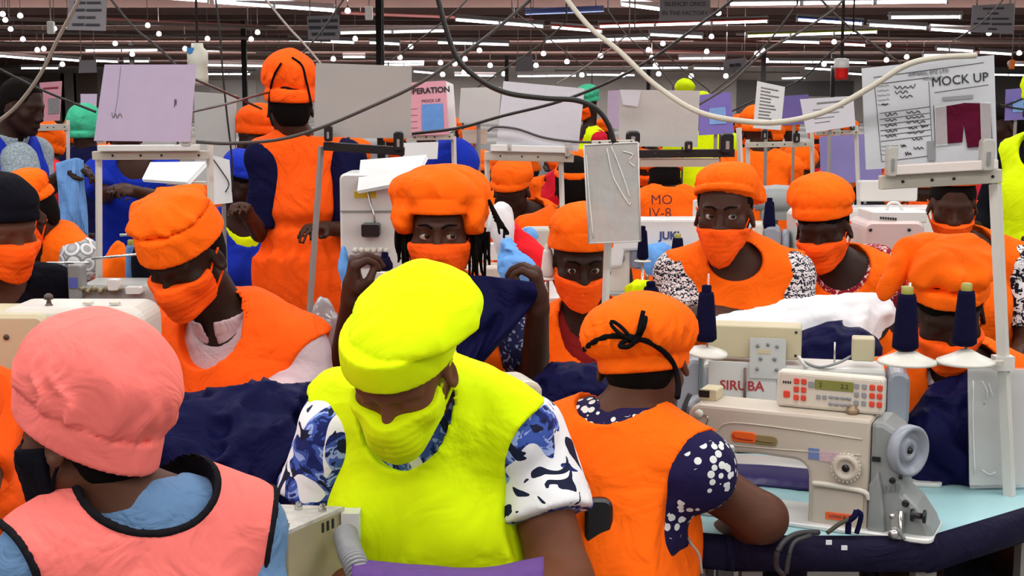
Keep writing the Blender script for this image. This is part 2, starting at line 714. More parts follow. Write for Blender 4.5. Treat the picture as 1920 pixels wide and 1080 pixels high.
def batten_meshes(glow, key, shade):
    tube = MB().lathe([(.004, 0), (.016, .012), (.016, TUBE_L - .06 - .012), (.004, TUBE_L - .06)], (-TUBE_L / 2 + .03, 0, 0), (1, 0, 0), 10).mesh('tube_' + key)
    tube.materials.append(glow)
    body = MB().prism([(-.055, .030), (-.03, .075), (.03, .075), (.055, .030)], -TUBE_L / 2, TUBE_L / 2, 'yz').mesh('housing_' + key)
    body.materials.append(white_metal)
    caps = MB().box((0, 0, .004), (.03, .05, .06)).mesh('lamp_holder_' + key)
    caps.materials.append(white_metal)
    sh = MB()
    sh.prism([(-.07, .02), (-.055, .032), (.055, .032), (.07, .02), (.075, .03), (.06, .045), (-.06, .045), (-.075, .03)], -TUBE_L / 2, TUBE_L / 2, 'yz')
    shm = sh.mesh('reflector_' + key)
    shm.materials.append(shade)
    return tube, body, caps, shm


SHADES = {'w': white_metal, 'r': plain('shade_red', (.62, .10, .07)), 'b': plain('shade_blue', (.12, .18, .50)), 'y': plain('shade_lime', (.45, .48, .05)), 'p': plain('shade_pink', (.45, .10, .13))}
BAT = batten_meshes(tube_glow, 'a', white_metal)


def batten(p, rz, tilt, size=1.0, shade='w', label=None, group='fluorescent battens under the far ceiling'):
    r = empty('ceiling_light', p, label or 'glowing white fluorescent batten hung under the brown ceiling', 'ceiling light', group)
    r.rotation_euler = (0, tilt, rz)
    r.scale = (1, size, size)
    for nm, me in (('tube', BAT[0]), ('housing', BAT[1]), ('reflector', BAT[3])):
        o = link(nm, me, None, r)
        if nm == 'reflector' and shade != 'w':
            o.material_slots[0].link = 'OBJECT'
            o.material_slots[0].material = SHADES[shade]
    for x in (-TUBE_L / 2 + .015, TUBE_L / 2 - .015):
        o = link('lamp_holder', BAT[2], None, r)
        o.location = (x, 0, 0)
    return r


LAMPZ = 3.4
ROWS = [(402, 4, 627, 20, 'w'), (285, -6, 392, 2, 'w'), (0, 105, 84, 112, 'w'), (98, 110, 150, 114, 'w'), (180, 114, 222, 116, 'w'), (232, 115, 280, 115, 'w'), (160, 95, 297, 94, 'w'),
        (388, 122, 500, 124, 'w'), (388, 94, 412, 95, 'w'), (540, 75, 665, 80, 'w'), (692, 80, 750, 83, 'w'), (637, 62, 835, 58, 'w'), (643, 107, 685, 107, 'w'), (720, 122, 795, 121, 'w'),
        (775, 134, 822, 138, 'w'), (853, 37, 1020, 50, 'w'), (820, 80, 955, 84, 'w'), (852, 141, 930, 142, 'w'), (1032, 51, 1130, 59, 'r'), (1163, 8, 1240, 18, 'w'), (1122, 50, 1440, 40, 'r'),
        (1022, 78, 1218, 72, 'w'), (1217, 65, 1318, 70, 'w'), (1272, 110, 1360, 109, 'w'), (1365, 8, 1777, 3, 'w'), (1400, 68, 1645, 60, 'y'), (1493, 37, 1618, 45, 'b'), (1627, 47, 1738, 53, 'w'),
        (1743, 55, 1820, 60, 'w'), (1667, 33, 1803, 32, 'w'), (1465, 78, 1537, 80, 'w'), (1582, 83, 1622, 85, 'p'), (1755, 92, 1825, 96, 'w'), (1835, 98, 1897, 102, 'w'), (1730, 104, 1815, 103, 'w'),
        (1440, 116, 1565, 117, 'w'), (1590, 117, 1625, 118, 'w'), (1508, 128, 1563, 131, 'w'), (1465, 147, 1510, 146, 'w'), (1590, 138, 1622, 140, 'w'), (1100, 140, 1190, 141, 'w'), (970, 143, 1080, 142, 'w'),
        (1300, 128, 1400, 129, 'w'), (640, 142, 700, 141, 'w'), (390, 139, 470, 139, 'w'), (1860, 140, 1920, 141, 'w'), (1195, 128, 1290, 127, 'w'), (1890, 122, 1960, 122, 'w'), (40, 128, 110, 128, 'w')]
for u0, v0, u1, v1, sh in ROWS:
    vm = min((v0 + v1) / 2, 143)
    Y = (LAMPZ - CAM[2]) * FPX / (190 - vm)
    a, b = P(u0, v0, Y), P(u1, v1, Y)
    L = np.linalg.norm(b - a)
    n = max(1, int(round(L / TUBE_L)))
    size = max(1.7, 1.7 + (Y - 30) / 45.0)
    for k in range(n):
        t = (k + .5) / n
        r = batten(a + (b - a) * t, 0, -math.atan2(b[2] - a[2], b[0] - a[0]), size, sh, {'w': None, 'r': 'glowing fluorescent batten with red reflector edge under the ceiling', 'b': 'glowing fluorescent batten with blue reflector edge under the ceiling', 'y': 'glowing fluorescent batten with lime reflector edge under the ceiling', 'p': 'glowing fluorescent batten with pink reflector edge under the ceiling'}[sh])
        r.scale[0] = L / n / TUBE_L
# suspended conduits
for i, (u0, v0, u1, v1, z, m) in enumerate([(-40, 33, 520, 52, 3.55, 0), (-40, 56, 620, 76, 3.5, 0), (-40, 78, 560, 98, 3.5, 0), (-40, 122, 480, 132, 3.5, 0), (150, 33, 500, 50, 3.7, 1), (640, 24, 1000, 38, 3.8, 1),
                                            (985, 22, 1132, 16, 3.9, 2), (480, 100, 900, 112, 3.6, 0), (1040, 106, 1480, 112, 3.6, 1), (1040, 132, 1500, 136, 3.6, 0), (1300, 75, 1900, 96, 3.7, 1), (1380, 64, 1930, 78, 3.75, 0), (1130, 92, 1420, 100, 3.7, 1), (1480, 100, 1760, 98, 3.6, 0)]):
    Y = (z - CAM[2]) * FPX / (190 - (v0 + v1) / 2)
    a, b = P(u0, v0, Y), P(u1, v1, Y)
    o = MB().tube([a - (a + b) / 2, b - (a + b) / 2], .045 if m != 2 else .08, 8).build('conduit_pipe', (pipe_m, pipe_r, SHADES['b'])[m])
    o.location = (a + b) / 2
    for fr in (-.4, .4):
        q = (b - a) * fr
        MB().tube([q, q + (0, 0, CEIL - (a + b)[2] / 2 - q[2])], .012, 5).build('hanger', pipe_m, o)
    tag(o, ('thin grey conduit pipe slung under the ceiling', 'thin reddish conduit pipe slung under the ceiling', 'short blue trunking slung under the ceiling')[m], 'pipe', 'ceiling conduits')
# pendant bulbs
bulb_me = MB().lathe([(.012, .10), (.045, .085), (.072, .04), (.075, .0), (.055, -.03), (.012, -.045)], (0, 0, 0), (0, 0, 1), 12).mesh('bulb')
bulb_me.materials.append(bulb_glow)
cord_me = MB().tube([(0, 0, 0), (0, 0, 1)], .010, 5).mesh('cord')
cord_me.materials.append(pipe_m)
hold_me = MB().lathe([(.03, .08), (.035, .09), (.03, .14), (.015, .15)], (0, 0, 0), (0, 0, 1), 8).mesh('lamp_holder')
hold_me.materials.append(pipe_m)
BULBS = [(5, 28), (10, 39), (38, 31), (20, 56), (43, 75), (70, 95), (82, 93), (102, 55), (277, 49), (298, 65), (216, 83), (248, 103), (117, 122), (347, 93), (389, 74), (460, 134), (471, 75), (483, 62), (652, 22), (666, 74),
         (523, 101), (625, 112), (770, 89), (750, 109), (826, 119), (853, 121), (899, 96), (872, 112), (919, 124), (585, 130), (830, 141), (870, 137), (945, 140), (1216, 95), (1243, 83), (1347, 26), (1334, 70),
         (1222, 110), (1229, 124), (1235, 140), (1019, 102), (1063, 117), (1126, 106), (1005, 124), (1091, 142), (1325, 98), (1296, 144), (1361, 144), (1419, 102), (1430, 96), (1437, 115), (1168, 142), (1854, 64), (1666, 86),
         (1662, 114), (1564, 80), (1911, 101), (127, 50), (167, 51), (183, 46), (1545, 122), (1700, 108)]
for u, v in BULBS:
    z = 3.3
    Y = min((z - CAM[2]) * FPX / (190 - min(v, 140)), 92)
    p = P(u, v, Y)
    r = empty('pendant_lamp', p, 'small round glowing bulb hanging below the brown ceiling', 'lamp', 'pendant bulbs under the far ceiling')
    s = max(.75, .055 * 0 + 9.5 * Y / FPX / .15)
    r.scale = (s, s, s)
    for nm, me in (('bulb', bulb_me), ('cord', cord_me), ('lamp_holder', hold_me)):
        o = link(nm, me, None, r)
        if nm == 'cord':
            o.location = (0, 0, .12)
            o.scale = (1, 1, (CEIL - p[2]) / s - .12)
# the rows over the near lines that light the scene
for Y, z in NEAR_ROWS:
    for k in (-1, 0, 1):
        batten((k * 4.0, Y, z), 0, 0, 1.3, 'w', 'fluorescent batten over the near sewing tables', 'fluorescent battens over the near lines')
    l = bpy.data.lights.new('fluorescent_row', 'AREA')
    l.shape = 'RECTANGLE'
    l.size = 14
    l.size_y = .25
    l.energy = NEAR_POWER
    l.color = (1.0, .985, .96)
    o = bpy.data.objects.new('fluorescent_row', l)
    o.location = (0, Y, z - .04)
    col.objects.link(o)
for Y in (27, 36, 46, 57, 70, 84, 98):
    l = bpy.data.lights.new('fluorescent_row', 'AREA')
    l.shape = 'RECTANGLE'
    l.size = 50
    l.size_y = .3
    l.energy = 700 if Y < 50 else 2000
    o = bpy.data.objects.new('fluorescent_row', l)
    o.location = (0, Y, 3.3)
    col.objects.link(o)
    up = bpy.data.objects.new('fluorescent_row_upward', l)      # the tubes shine upward as well
    up.location = (0, Y, 3.45)
    up.rotation_euler = (math.pi, 0, 0)
    col.objects.link(up)
# ------------------------------------------------------------------ people: implicit bodies, garments, caps, masks
SKIN = {k: plain('skin_' + k, c, rough=0.5, spec=0.16, noise=0.18, nscale=14, bump=0.12, bscale=260) for k, c in {
    'deep': (0.026, 0.0105, 0.0070), 'dark': (0.050, 0.019, 0.0115), 'mid': (0.090, 0.033, 0.018), 'warm': (0.145, 0.052, 0.026)}.items()}
HAIR = plain('hair_black', (0.006, 0.0045, 0.004), rough=0.8, spec=0.05, bump=0.6, bscale=160)
ORANGE = cloth('orange_cloth', (1.0, 0.135, 0.002))
ORANGE2 = cloth('deep_orange_cloth', (1.0, 0.10, 0.004))
LIME = cloth('lime_cloth', (0.70, 0.90, 0.0), fold=0.8, fscale=7.0)
PINK = cloth('salmon_pink_cloth', (0.92, 0.19, 0.165), weave=420)
NAVYC = cloth('navy_jersey', (0.006, 0.006, 0.034), rough=0.75, sheen=0.02)
BLACKC = cloth('black_cloth', (0.006, 0.006, 0.010))
BLUEV = cloth('royal_blue_cloth', (0.008, 0.03, 0.42))
DENIM = cloth('washed_blue_cloth', (0.13, 0.24, 0.42), fscale=14)
PINKSH = cloth('pale_pink_shirt', (0.56, 0.42, 0.45), fold=0.7, fscale=13)
REDC = cloth('crimson_cloth', (0.55, 0.01, 0.03))
REDV = cloth('bright_red_cloth', (0.75, 0.012, 0.02))
TEAL = cloth('teal_green_cloth', (0.05, 0.42, 0.24))
WHITEC = cloth('white_cloth', (0.72, 0.73, 0.75), fold=0.5)
SKYC = cloth('sky_blue_cloth', (0.14, 0.36, 0.78), fold=0.6)
DARKBOT = cloth('dark_skirt_cloth', (0.02, 0.018, 0.03))
EYEW = plain('eye_white', (0.34, 0.30, 0.27), rough=0.25)
EYEB = plain('eye_iris', (0.008, 0.005, 0.004), rough=0.15)
SKIN_OPT = {}


def frame(yaw, pitch=0.0, roll=0.0):
    """columns: the person's right, forward, up"""
    y, p, r = (math.radians(t) for t in (yaw, pitch, roll))
    F0 = np.array([math.sin(y), -math.cos(y), 0.0])
    Z = np.array([0, 0, 1.0])
    F = F0 * math.cos(p) - Z * math.sin(p)
    U = Z * math.cos(p) + F0 * math.sin(p)
    R = np.cross(F, U)
    R2 = R * math.cos(r) + U * math.sin(r)
    U2 = U * math.cos(r) - R * math.sin(r)
    return np.stack((R2, F, U2), 1)


def local(f, c, M, s=1.0):
    c32, M32 = np.asarray(c, np.float32), np.asarray(M, np.float32)
    return lambda p: f((p - c32) @ M32 / np.float32(s)) * np.float32(s)


_cran = f_ell((0, -.012, .035), (.074, .094, .083))
_face = f_ell((0, .026, -.03), (.060, .064, .084))


def mir(fn):
    return lambda q: fn(np.concatenate((np.abs(q[:, :1]), q[:, 1:]), 1))


_jaw = mir(f_cap((.046, .002, -.055), (.010, .066, -.096), .020, .019))
_cheek = mir(f_ell((.045, .055, -.024), (.022, .022, .022)))
_brow = mir(f_cap((.006, .084, .021), (.045, .068, .020), .010, .010))
_nose = f_cap((0, .086, .004), (0, .103, -.034), .0075, .0115)
_nost = mir(f_ell((.0125, .094, -.038), (.0105, .011, .009)))
_lips = f_ell((0, .084, -.066), (.026, .012, .011))
_sock = mir(f_ell((.031, .094, .000), (.019, .016, .011)))
_lidball = mir(f_ell((.031, .0715, .000), (.0150, .0150, .0145)))
_ear = mir(f_ell((.078, -.010, -.012), (.009, .020, .032), roty(-0.25)))
_eard = mir(f_ell((.087, -.006, -.008), (.006, .012, .020)))
_slit = mir(f_ell((.031, .088, -.0015), (.0130, .02, .0040)))


def head_field(eyes):
    def f(q):
        d = smin(_cran(q), _face(q), .03)
        d = smin(d, _jaw(q), .022)
        d = smin(d, _cheek(q), .018)
        d = smin(d, _brow(q), .012)
        d = smax(d, -_sock(q), .012)
        d = smin(d, _nose(q), .010)
        d = smin(d, _nost(q), .006)
        d = smin(d, _lips(q), .008)
        lid = _lidball(q)
        if eyes == 'open':
            lid = smax(lid, -_slit(q), .0015)
            d = smax(d, -_slit(q), .002)
        d = smin(d, lid, .004)
        e = smax(_ear(q), -_eard(q), .004)
        return smin(d, e, .006)
    return f


_mface = union([_face, _jaw, _nose, _nost, _cheek, f_ell((0, .080, -.07), (.03, .022, .045))], .03)


def mask_field(drop=0.0, top=-.012, point=0.0, side=.012, slope=.05):
    tip = f_cap((0, .075, -.08), (0, .075, -.112 - point), .03, .012)

    def f(q):
        d = _mface(q)
        if point:
            d = smin(d, tip(q), .04)
        d = d - .007
        ax = np.abs(q[:, 0])
        d = smax(d, q[:, 2] - (top - ax * slope - drop), .003)
        d = smax(d, -(q[:, 2] + .118 + point + drop - ax * 0.35), .004)
        d = smax(d, (side + .1 * ax) - q[:, 1], .003)
        return d + .0006 * np.sin(q[:, 2] * 420)
    return f


def cap_field(cp):
    """band: (z0, z1, slope[, grow, roll]); crown: list of (centre, radii, tilt_x, tilt_y); pleat: (n, amp)"""
    z0, z1, sl = cp['band'][:3]
    grow = cp['band'][3] if len(cp['band']) > 3 else .012
    rl = cp['band'][4] if len(cp['band']) > 4 else 0.0
    band = f_ell((0, -.010, .035), (.074 + grow, .094 + grow, .20))
    band2 = f_ell((0, -.010, .03), (.076 + grow, .096 + grow, .11))
    cr = [f_ell(c, r, rotx(math.radians(tx)) @ roty(math.radians(ty))) for c, r, tx, ty in cp['crown']]
    n, amp = cp.get('pleat', (16, .004))
    c0 = cp['crown'][0][0]
    r0 = cp['crown'][0][1]
    sd = cp.get('seed', 3)
    k = cp.get('k', .03)
    lump = cp.get('lump', .006)
    ov = cp.get('overlap', .004)

    def f(q):
        zz = q[:, 2] - sl * q[:, 1] - rl * q[:, 0]
        b = smax(smin(band(q), band2(q), .02), smax(zz - z1, z0 - zz, .002), .004)
        d = cr[0](q)
        for g in cr[1:]:
            d = smin(d, g(q), k)
        ph = np.arctan2(q[:, 1] - c0[1], q[:, 0] - c0[0])
        rad = np.sqrt(((q[:, 0] - c0[0]) / r0[0]) ** 2 + ((q[:, 1] - c0[1]) / r0[1]) ** 2)
        fall = np.clip(rad - .15, 0, 1)
        low = np.clip(1.25 - (zz - z1) / .10, .25, 1.15)
        w = wob(q, 9, sd)
        d = d + amp * fall * low * (np.abs(np.sin(ph * n * .5 + 1.6 * w)) - .5) * 2 + lump * wob(q, 7, sd + 5)
        d = smax(d, z1 - ov - zz, .006)
        seam = .0018 * np.exp(-((zz - z1) / .003) ** 2)
        return np.minimum(b + seam, d + seam)
    return f


def hair_field(line=.085, low=-.075, thick=.006, side=.012):
    cr = union([_cran, f_ell((0, -.03, -.02), (.062, .066, .07))], .03)

    def f(q):
        d = cr(q) - thick - .0015 * wob(q, 60, 4)
        front = np.where(q[:, 2] > .03, q[:, 1] - (line - .25 * np.abs(q[:, 0])), q[:, 1] - (-.022 + side + .3 * (q[:, 2])))
        d = smax(d, front, .006)
        return smax(d, low - q[:, 2], .004)
    return f


class Torso:
    """implicit trunk in a local frame: x right, y forward, z up, origin at the base of the neck"""

    def __init__(s, female=True, w=1.0, dp=1.0, bust=1.0, belly=0.0):
        s.sh = .168 * w
        self = s
        parts = [f_ell((0, -.005, -.15), (.148 * w, .104 * dp, .19)), f_ell((0, 0.0, -.33), (.132 * w, .10 * dp, .15)), f_ell((0, -.005, -.50), (.172 * w, .128 * dp, .15))]
        s.core = union(parts, .05)
        s.trap = mir(f_cap((.02, -.012, -.005), (s.sh, -.005, -.05), .050, .052))
        s.dl = mir(f_ell((s.sh, -.003, -.06), (.055, .058, .062)))
        s.breast = mir(f_ell((.072 * w, .082 * dp, -.205), (.062, .055 * bust, .062))) if female else mir(f_ell((.07 * w, .065, -.14), (.075, .04, .06)))
        s.belly = f_ell((0, .05, -.37), (.13 * w, .085 + belly, .12)) if belly else None

    def body(s, q):
        d = smin(s.core(q), s.trap(q), .05)
        d = smin(d, s.dl(q), .04)
        d = smin(d, s.breast(q), .035)
        if s.belly is not None:
            d = smin(d, s.belly(q), .05)
        return d


def hand_fields(w, d, n, s=1.0, curl=0.6, side=1, thumb=0.5, spread=1.0):
    """w wrist, d pointing direction, n palm normal; fingers curl towards n"""
    d = np.asarray(d, float) / np.linalg.norm(d)
    n = np.asarray(n, float) - d * (np.asarray(n, float) @ d)
    n /= np.linalg.norm(n)
    a = np.cross(d, n) * side
    out = [f_cap(w, w + d * .03 * s, .026 * s, .027 * s)]
    pal = np.stack((a, d, n), 1)
    out.append(f_ell(w + d * .055 * s, (.040 * s, .050 * s, .017 * s), pal))
    fing = []
    for i, (off, L) in enumerate(((-.030, .066), (-.010, .078), (.011, .073), (.030, .056))):
        p = w + d * (.088 - .004 * abs(i - 1.2)) * s + a * off * s * spread
        ang = 0.25 * curl
        for j, (fr, r) in enumerate(((.46, .0098), (.30, .0088), (.24, .0080))):
            ang += curl * (.75, .85, .55)[j]
            dr = d * math.cos(ang) + n * math.sin(ang)
            p2 = p + dr * L * fr * 1.05 * s
            fing.append(f_cap(p, p2, r * s, r * .93 * s))
            p = p2
    t0 = w + d * .030 * s - a * .030 * s + n * .006 * s
    t1 = t0 + (d * .6 - a * (.75 - .5 * thumb) + n * (.35 + .4 * thumb)) * .040 * s
    t2 = t1 + (d * .8 + a * (.1 + .5 * thumb) + n * .45 * thumb) * .034 * s
    fing += [f_cap(t0, t1, .0135 * s, .0112 * s), f_cap(t1, t2, .0108 * s, .0088 * s)]
    base = union(out, .015)

    def f(p):
        q = fing[0](p)
        for g in fing[1:]:
            q = np.minimum(q, g(p))
        return smin(base(p), q, .008)
    return f


def bbox(pts, m):
    a = np.array(pts)
    return a.min(0) - m, a.max(0) + m


def person(label, head, hrot, neck, tyaw, lean=4, skin='dark', female=True, w=1.0, dp=1.0, bust=1.0, belly=0.0, hs=1.0, ts=1.0, h=.008, hh=.005,
           eyes='closed', gaze=(0, 0), cap=None, capmat=None, mask=None, maskmat=None, hair=None, vest=None, vestmat=None, shirt=None, shirtmat=None,
           arms=None, pose='sit', bottom=DARKBOT, troll=0, legs=True, trim=None, feet_out=.38, low=None, hands=(None, None), capparts=(), handh=None,
           straps=True, fold=.006, seed=1, group=None, knit=None):
    Hc = P(*head) if len(head) == 3 and head[2] > 0 else np.array(head)
    N = P(*neck)
    HM = frame(*hrot)
    TM = frame(tyaw, lean, troll)
    T = Torso(female, w, dp, bust, belly)
    tl = lambda *p: N + TM @ (np.array(p) * ts)
    pel = tl(0, 0, -.52)
    base = np.array([pel[0], pel[1], 0.0])
    root = empty('person', base, label, 'person', group)
    fl = [local(head_field(eyes), Hc, HM, hs)]
    tor = local(T.body, N, TM, ts)
    neckf = f_cap(N + TM @ np.array((0, -.012, -.04)) * ts, Hc + HM @ np.array((0, -.022, -.055)) * hs, .060 * hs, .054 * hs)
    sk = SKIN[skin]
    limb, pts, armsegs, handf, hpts = [], [Hc, N, pel], [], [], []
    for i, sd in enumerate((1, -1)):
        S = tl(sd * T.sh, 0, -.06)
        a = (arms or {}).get('R' if sd > 0 else 'L')
        if a is None:     # relaxed: forearm forward over the table
            E = S + TM @ np.array((sd * .05, .06, -.27)) * ts
            Wp = E + frame(tyaw, 0) @ np.array((-sd * .07, .21, -.02))
        else:
            E = P(*a[0])
            Wp = P(*a[1])
            if len(a) > 2 and a[2] is not None:
                S = P(*a[2])
        ar = .044 if not female else .042
        thk = (arms or {}).get('thick', 1.0)
        ar *= w
        r_s, r_e = ar * 1.12 * min(thk, 1.08), ar * .95 * thk
        limb += [f_cap(S, E, r_s, r_e), f_cap(E, Wp, r_e, .027)]
        armsegs.append((S, E, Wp, (r_s, r_e)))
        hd = hands[i]
        hdir, hn, curl = (Wp - E), np.array((0, 0, -1.0)), .55
        kw = {}
        if hd:
            hdir = np.array(hd.get('d', hdir), float)
            hn = np.array(hd.get('n', hn), float)
            curl = hd.get('curl', curl)
            kw = {k: v for k, v in hd.items() if k in ('thumb', 'spread', 's')}
        handf.append(hand_fields(Wp, hdir, hn, curl=curl, side=sd, **kw))
        hp = Wp + hdir / np.linalg.norm(hdir) * .1
        hpts += [Wp, hp]
        pts += [S, E, Wp, hp]
    legf = []
    if legs:
        for sd in (1, -1):
            hip = tl(sd * .09, 0, -.53)
            if pose == 'sit':
                kn = hip + frame(tyaw, 0) @ np.array((sd * .06, feet_out, 0))
                kn[2] = max(.50, hip[2] - .03)
                an = kn + frame(tyaw, 0) @ np.array((0, .02, 0))
                an[2] = .085
            else:
                an = np.array([hip[0], hip[1], .085])
                kn = (hip + an) / 2 + frame(tyaw, 0) @ np.array((0, .03, 0))
            toe = an + frame(tyaw, 0) @ np.array((0, .15, 0))
            toe[2] = .035
            hl = an.copy()
            hl[2] = .04
            legf += [f_cap(hip, kn, .085 * w, .058), f_cap(kn, an, .056, .038), f_cap(hl, toe, .04, .032)]
            pts += [kn, an, toe]
    leg_u = union(legf, .03) if legf else None
    limb_u = union(limb, .02)
    neck_t = lambda p: smin(tor(p), neckf(p), .035)

    def bodyf(p):
        d = smin(fl[0](p), neckf(p), .02)
        d = smin(d, tor(p), .03)
        d = smin(d, limb_u(p), .025)
        for g in handf:
            d = smin(d, g(p), .012)
        if leg_u is not None:
            d = smin(d, leg_u(p), .03)
        return d
    lo, hi = bbox(pts, .13)
    lo[2] = max(lo[2], -.002) if legs else lo[2]
    hd_lo, hd_hi = Hc - .135, Hc + .135
    fine = [[(hd_lo[k], hd_hi[k], hh)] for k in range(3)]
    if handh:
        for hp in range(0, 4, 2):
            if hands[hp // 2]:
                m = (hpts[hp] + hpts[hp + 1]) / 2
                for k in range(3):
                    fine[k].append((m[k] - .085, m[k] + .085, handh))
    lowcut = lo[2]
    link('body', sdf_mesh('body', bodyf, lo, hi, h * 1.25, base, fine), sk, root)
    # eyes
    if eyes == 'open':
        for sd in (1, -1):
            c = np.array((sd * .031, .0715, 0))
            gz = np.array((math.sin(math.radians(gaze[0])), math.cos(math.radians(gaze[0])), math.sin(math.radians(gaze[1]))))
            gz /= np.linalg.norm(gz)
            mb = MB()
            prof = [(.0138 * math.sin(t), -.0138 * math.cos(t)) for t in np.linspace(.02, math.pi - .02, 12)]
            mb.lathe([(r * hs, z * hs) for r, z in prof], Hc + HM @ c * hs - base, HM @ gz, 16)
            e = mb.build('eye', EYEW, root)
            mi = MB()
            prof = [(.0141 * math.sin(t), -.0141 * math.cos(t)) for t in np.linspace(math.pi - .52, math.pi - .02, 5)]
            mi.lathe([(r * hs, z * hs) for r, z in prof], Hc + HM @ c * hs - base, HM @ gz, 14)
            mi.build('iris', EYEB, e)
        for sd in (1, -1):   # eyebrows
            pp = [Hc + HM @ (np.array((sd * x, y, z)) * hs) - base for x, y, z in ((.012, .0955, .021), (.026, .0915, .0285), (.046, .077, .026))]
            MB().tube(spline(pp, 5), .0035 * hs, 6, r2=.002).build('eyebrow', HAIR, root)
    R = .17 * hs
    if hair is not None:
        lo2, hi2 = Hc - R, Hc + R
        link('hair', sdf_mesh('hair', local(hair_field(**hair), Hc, HM, hs), lo2, hi2, hh * 1.3, base), HAIR, root)
    if cap:
        R2 = cap.get('R', .24) * hs
        fcap = local(cap_field(cap), Hc, HM, hs)
        co = link('cap', sdf_mesh('cap', fcap, Hc - R2, Hc + R2, cap.get('h', hh), base), capmat, root)
        for fn in capparts:
            fn(root, co, base, Hc, HM, hs, fcap)
    if mask is not None:
        mk = link('face_mask', sdf_mesh('face_mask', local(mask_field(**mask), Hc, HM, hs), Hc - .16 * hs, Hc + .16 * hs, min(hh, .004), base), maskmat, root)
        dr = mask.get('drop', 0)
        if straps:
            for sd in (1, -1):
                for path in (((.064, .020, -.034 - dr), (.074, .0, -.006), (.084, -.018, .014)), ((.055, .026, -.088 - dr), (.072, .006, -.058), (.084, -.022, -.028))):
                    pp = [Hc + HM @ (np.array((sd * x, y, z)) * hs) - base for x, y, z in path]
                    MB().tube(spline(pp, 4), .0028 * hs, 5).build('ear_loop', maskmat, mk)
    # shirt
    if shirt is not None:
        sl, grow = shirt.get('sleeve', .7), shirt.get('grow', .010)
        loose = shirt.get('loose', .016)
        sc = shirt.get('neck', (.078, .10, .085))
        nc = f_ell((0, .035, .02), sc)
        segs = []
        for S, E, Wp, ar in armsegs:
            if sl <= 1:
                segs.append((f_cap(S, S + (E - S) * (sl + .15), ar[0] + loose, ar[0] + (ar[1] - ar[0]) * sl + loose + shirt.get('flare', .0)), S + (E - S) * sl, (E - S) / np.linalg.norm(E - S)))
            else:
                segs.append((f_cap(S, E, ar[0] + loose * .7, ar[1] + loose), None, None))
                q = sl - 1
                segs.append((f_cap(E, E + (Wp - E) * q, ar[1] + loose, ar[1] + loose - .006), None, None))

        def shirtf(p):
            d = tor(p) - grow
            for g, c, dr_ in segs:
                dd = g(p)
                if c is not None:
                    dd = smax(dd, (p - c.astype(np.float32)) @ dr_.astype(np.float32), .003)
                d = smin(d, dd, .02)
            d = d + fold * wob(p, 5, seed) * .6 + fold * .5 * np.abs(wob(p, 9, seed + 2))
            q = (p - N.astype(np.float32)) @ TM.astype(np.float32) / np.float32(ts)
            d = smax(d, -nc(q), .003)
            d = smax(d, q[:, 2] - shirt.get('top', .05), .003)
            return smax(d, -.52 - q[:, 2], .01)
        lo3, hi3 = bbox([tl(0, 0, .06), tl(.23, 0, -.5), tl(-.23, 0, -.5)] + [x for a in armsegs for x in (a[0], a[1])] + ([a[2] for a in armsegs] if sl > 1 else []), .17)
        so = link('shirt', sdf_mesh('shirt', shirtf, lo3, hi3, h, base), shirtmat, root)
        if shirt.get('collar'):
            clf = f_cap(N + TM @ np.array((0, -.012, -.02)) * ts, Hc + HM @ np.array((0, -.022, -.055)) * hs, .083 * hs, .073 * hs)

            def collarf(p):
                q = (p - N.astype(np.float32)) @ TM.astype(np.float32) / np.float32(ts)
                d = np.abs(clf(p)) - .004
                d = smax(d, q[:, 2] - (.052 - .25 * q[:, 1]), .002)
                d = smax(d, -.05 - q[:, 2] - .35 * q[:, 1], .002)
                v = .35 * (q[:, 1] - .01) - np.abs(q[:, 0])      # open V at the throat
                return smax(d, np.where(q[:, 1] > .02, v - .012, -1), .002)
            link('collar', sdf_mesh('collar', collarf, N - .16, N + .16, .005, base), shirtmat, so)
    hem = (shirt or {}).get('hem')
    if hem is not None:
        for S, E, Wp, ar in armsegs:
            c = S + (E - S) * shirt['sleeve'] - base
            d_ = (E - S) / np.linalg.norm(E - S)
            e1 = np.cross(d_, (0, 0, 1.0))
            e1 /= np.linalg.norm(e1)
            e2 = np.cross(d_, e1)
            rr = ar[0] + (ar[1] - ar[0]) * shirt['sleeve'] + shirt.get('loose', .016) + shirt.get('flare', 0) - .003
            MB().tube([c + (e1 * math.cos(w_) + e2 * math.sin(w_)) * rr for w_ in np.linspace(0, 2 * math.pi, 33)], .004, 6).build('sleeve_hem', hem, so)
    if vest is not None:
        grow = vest.get('grow', .022)
        sc = vest.get('scoop', ((0, .05, .0), (.085, .125, .10)))
        ah = vest.get('armhole', ((.222 * w, 0, -.125), (.066, .3, .135)))
        nc = f_ell(*sc)
        acut = mir(f_ell(*ah))
        bott = vest.get('bottom', -.52)
        hang = [f_ell((0, .0, -.30), (.165 * w, .130 * dp, .20)), f_ell((0, .0, -.50), (.185 * w, .150 * dp, .16))]
        if vest.get('long'):
            hang += [lambda q: np.maximum(np.sqrt((q[:, 0] / (.20 * w)) ** 2 + (q[:, 1] / (.16 * dp)) ** 2) * .17 - .17, np.maximum(q[:, 2] + .45, -1.15 - q[:, 2]))]
        tie = vest.get('tie')
        vf = vest.get('folds', .010)

        def region(q):
            return smax(smax(-nc(q), -acut(q), .01), bott - q[:, 2], .004)

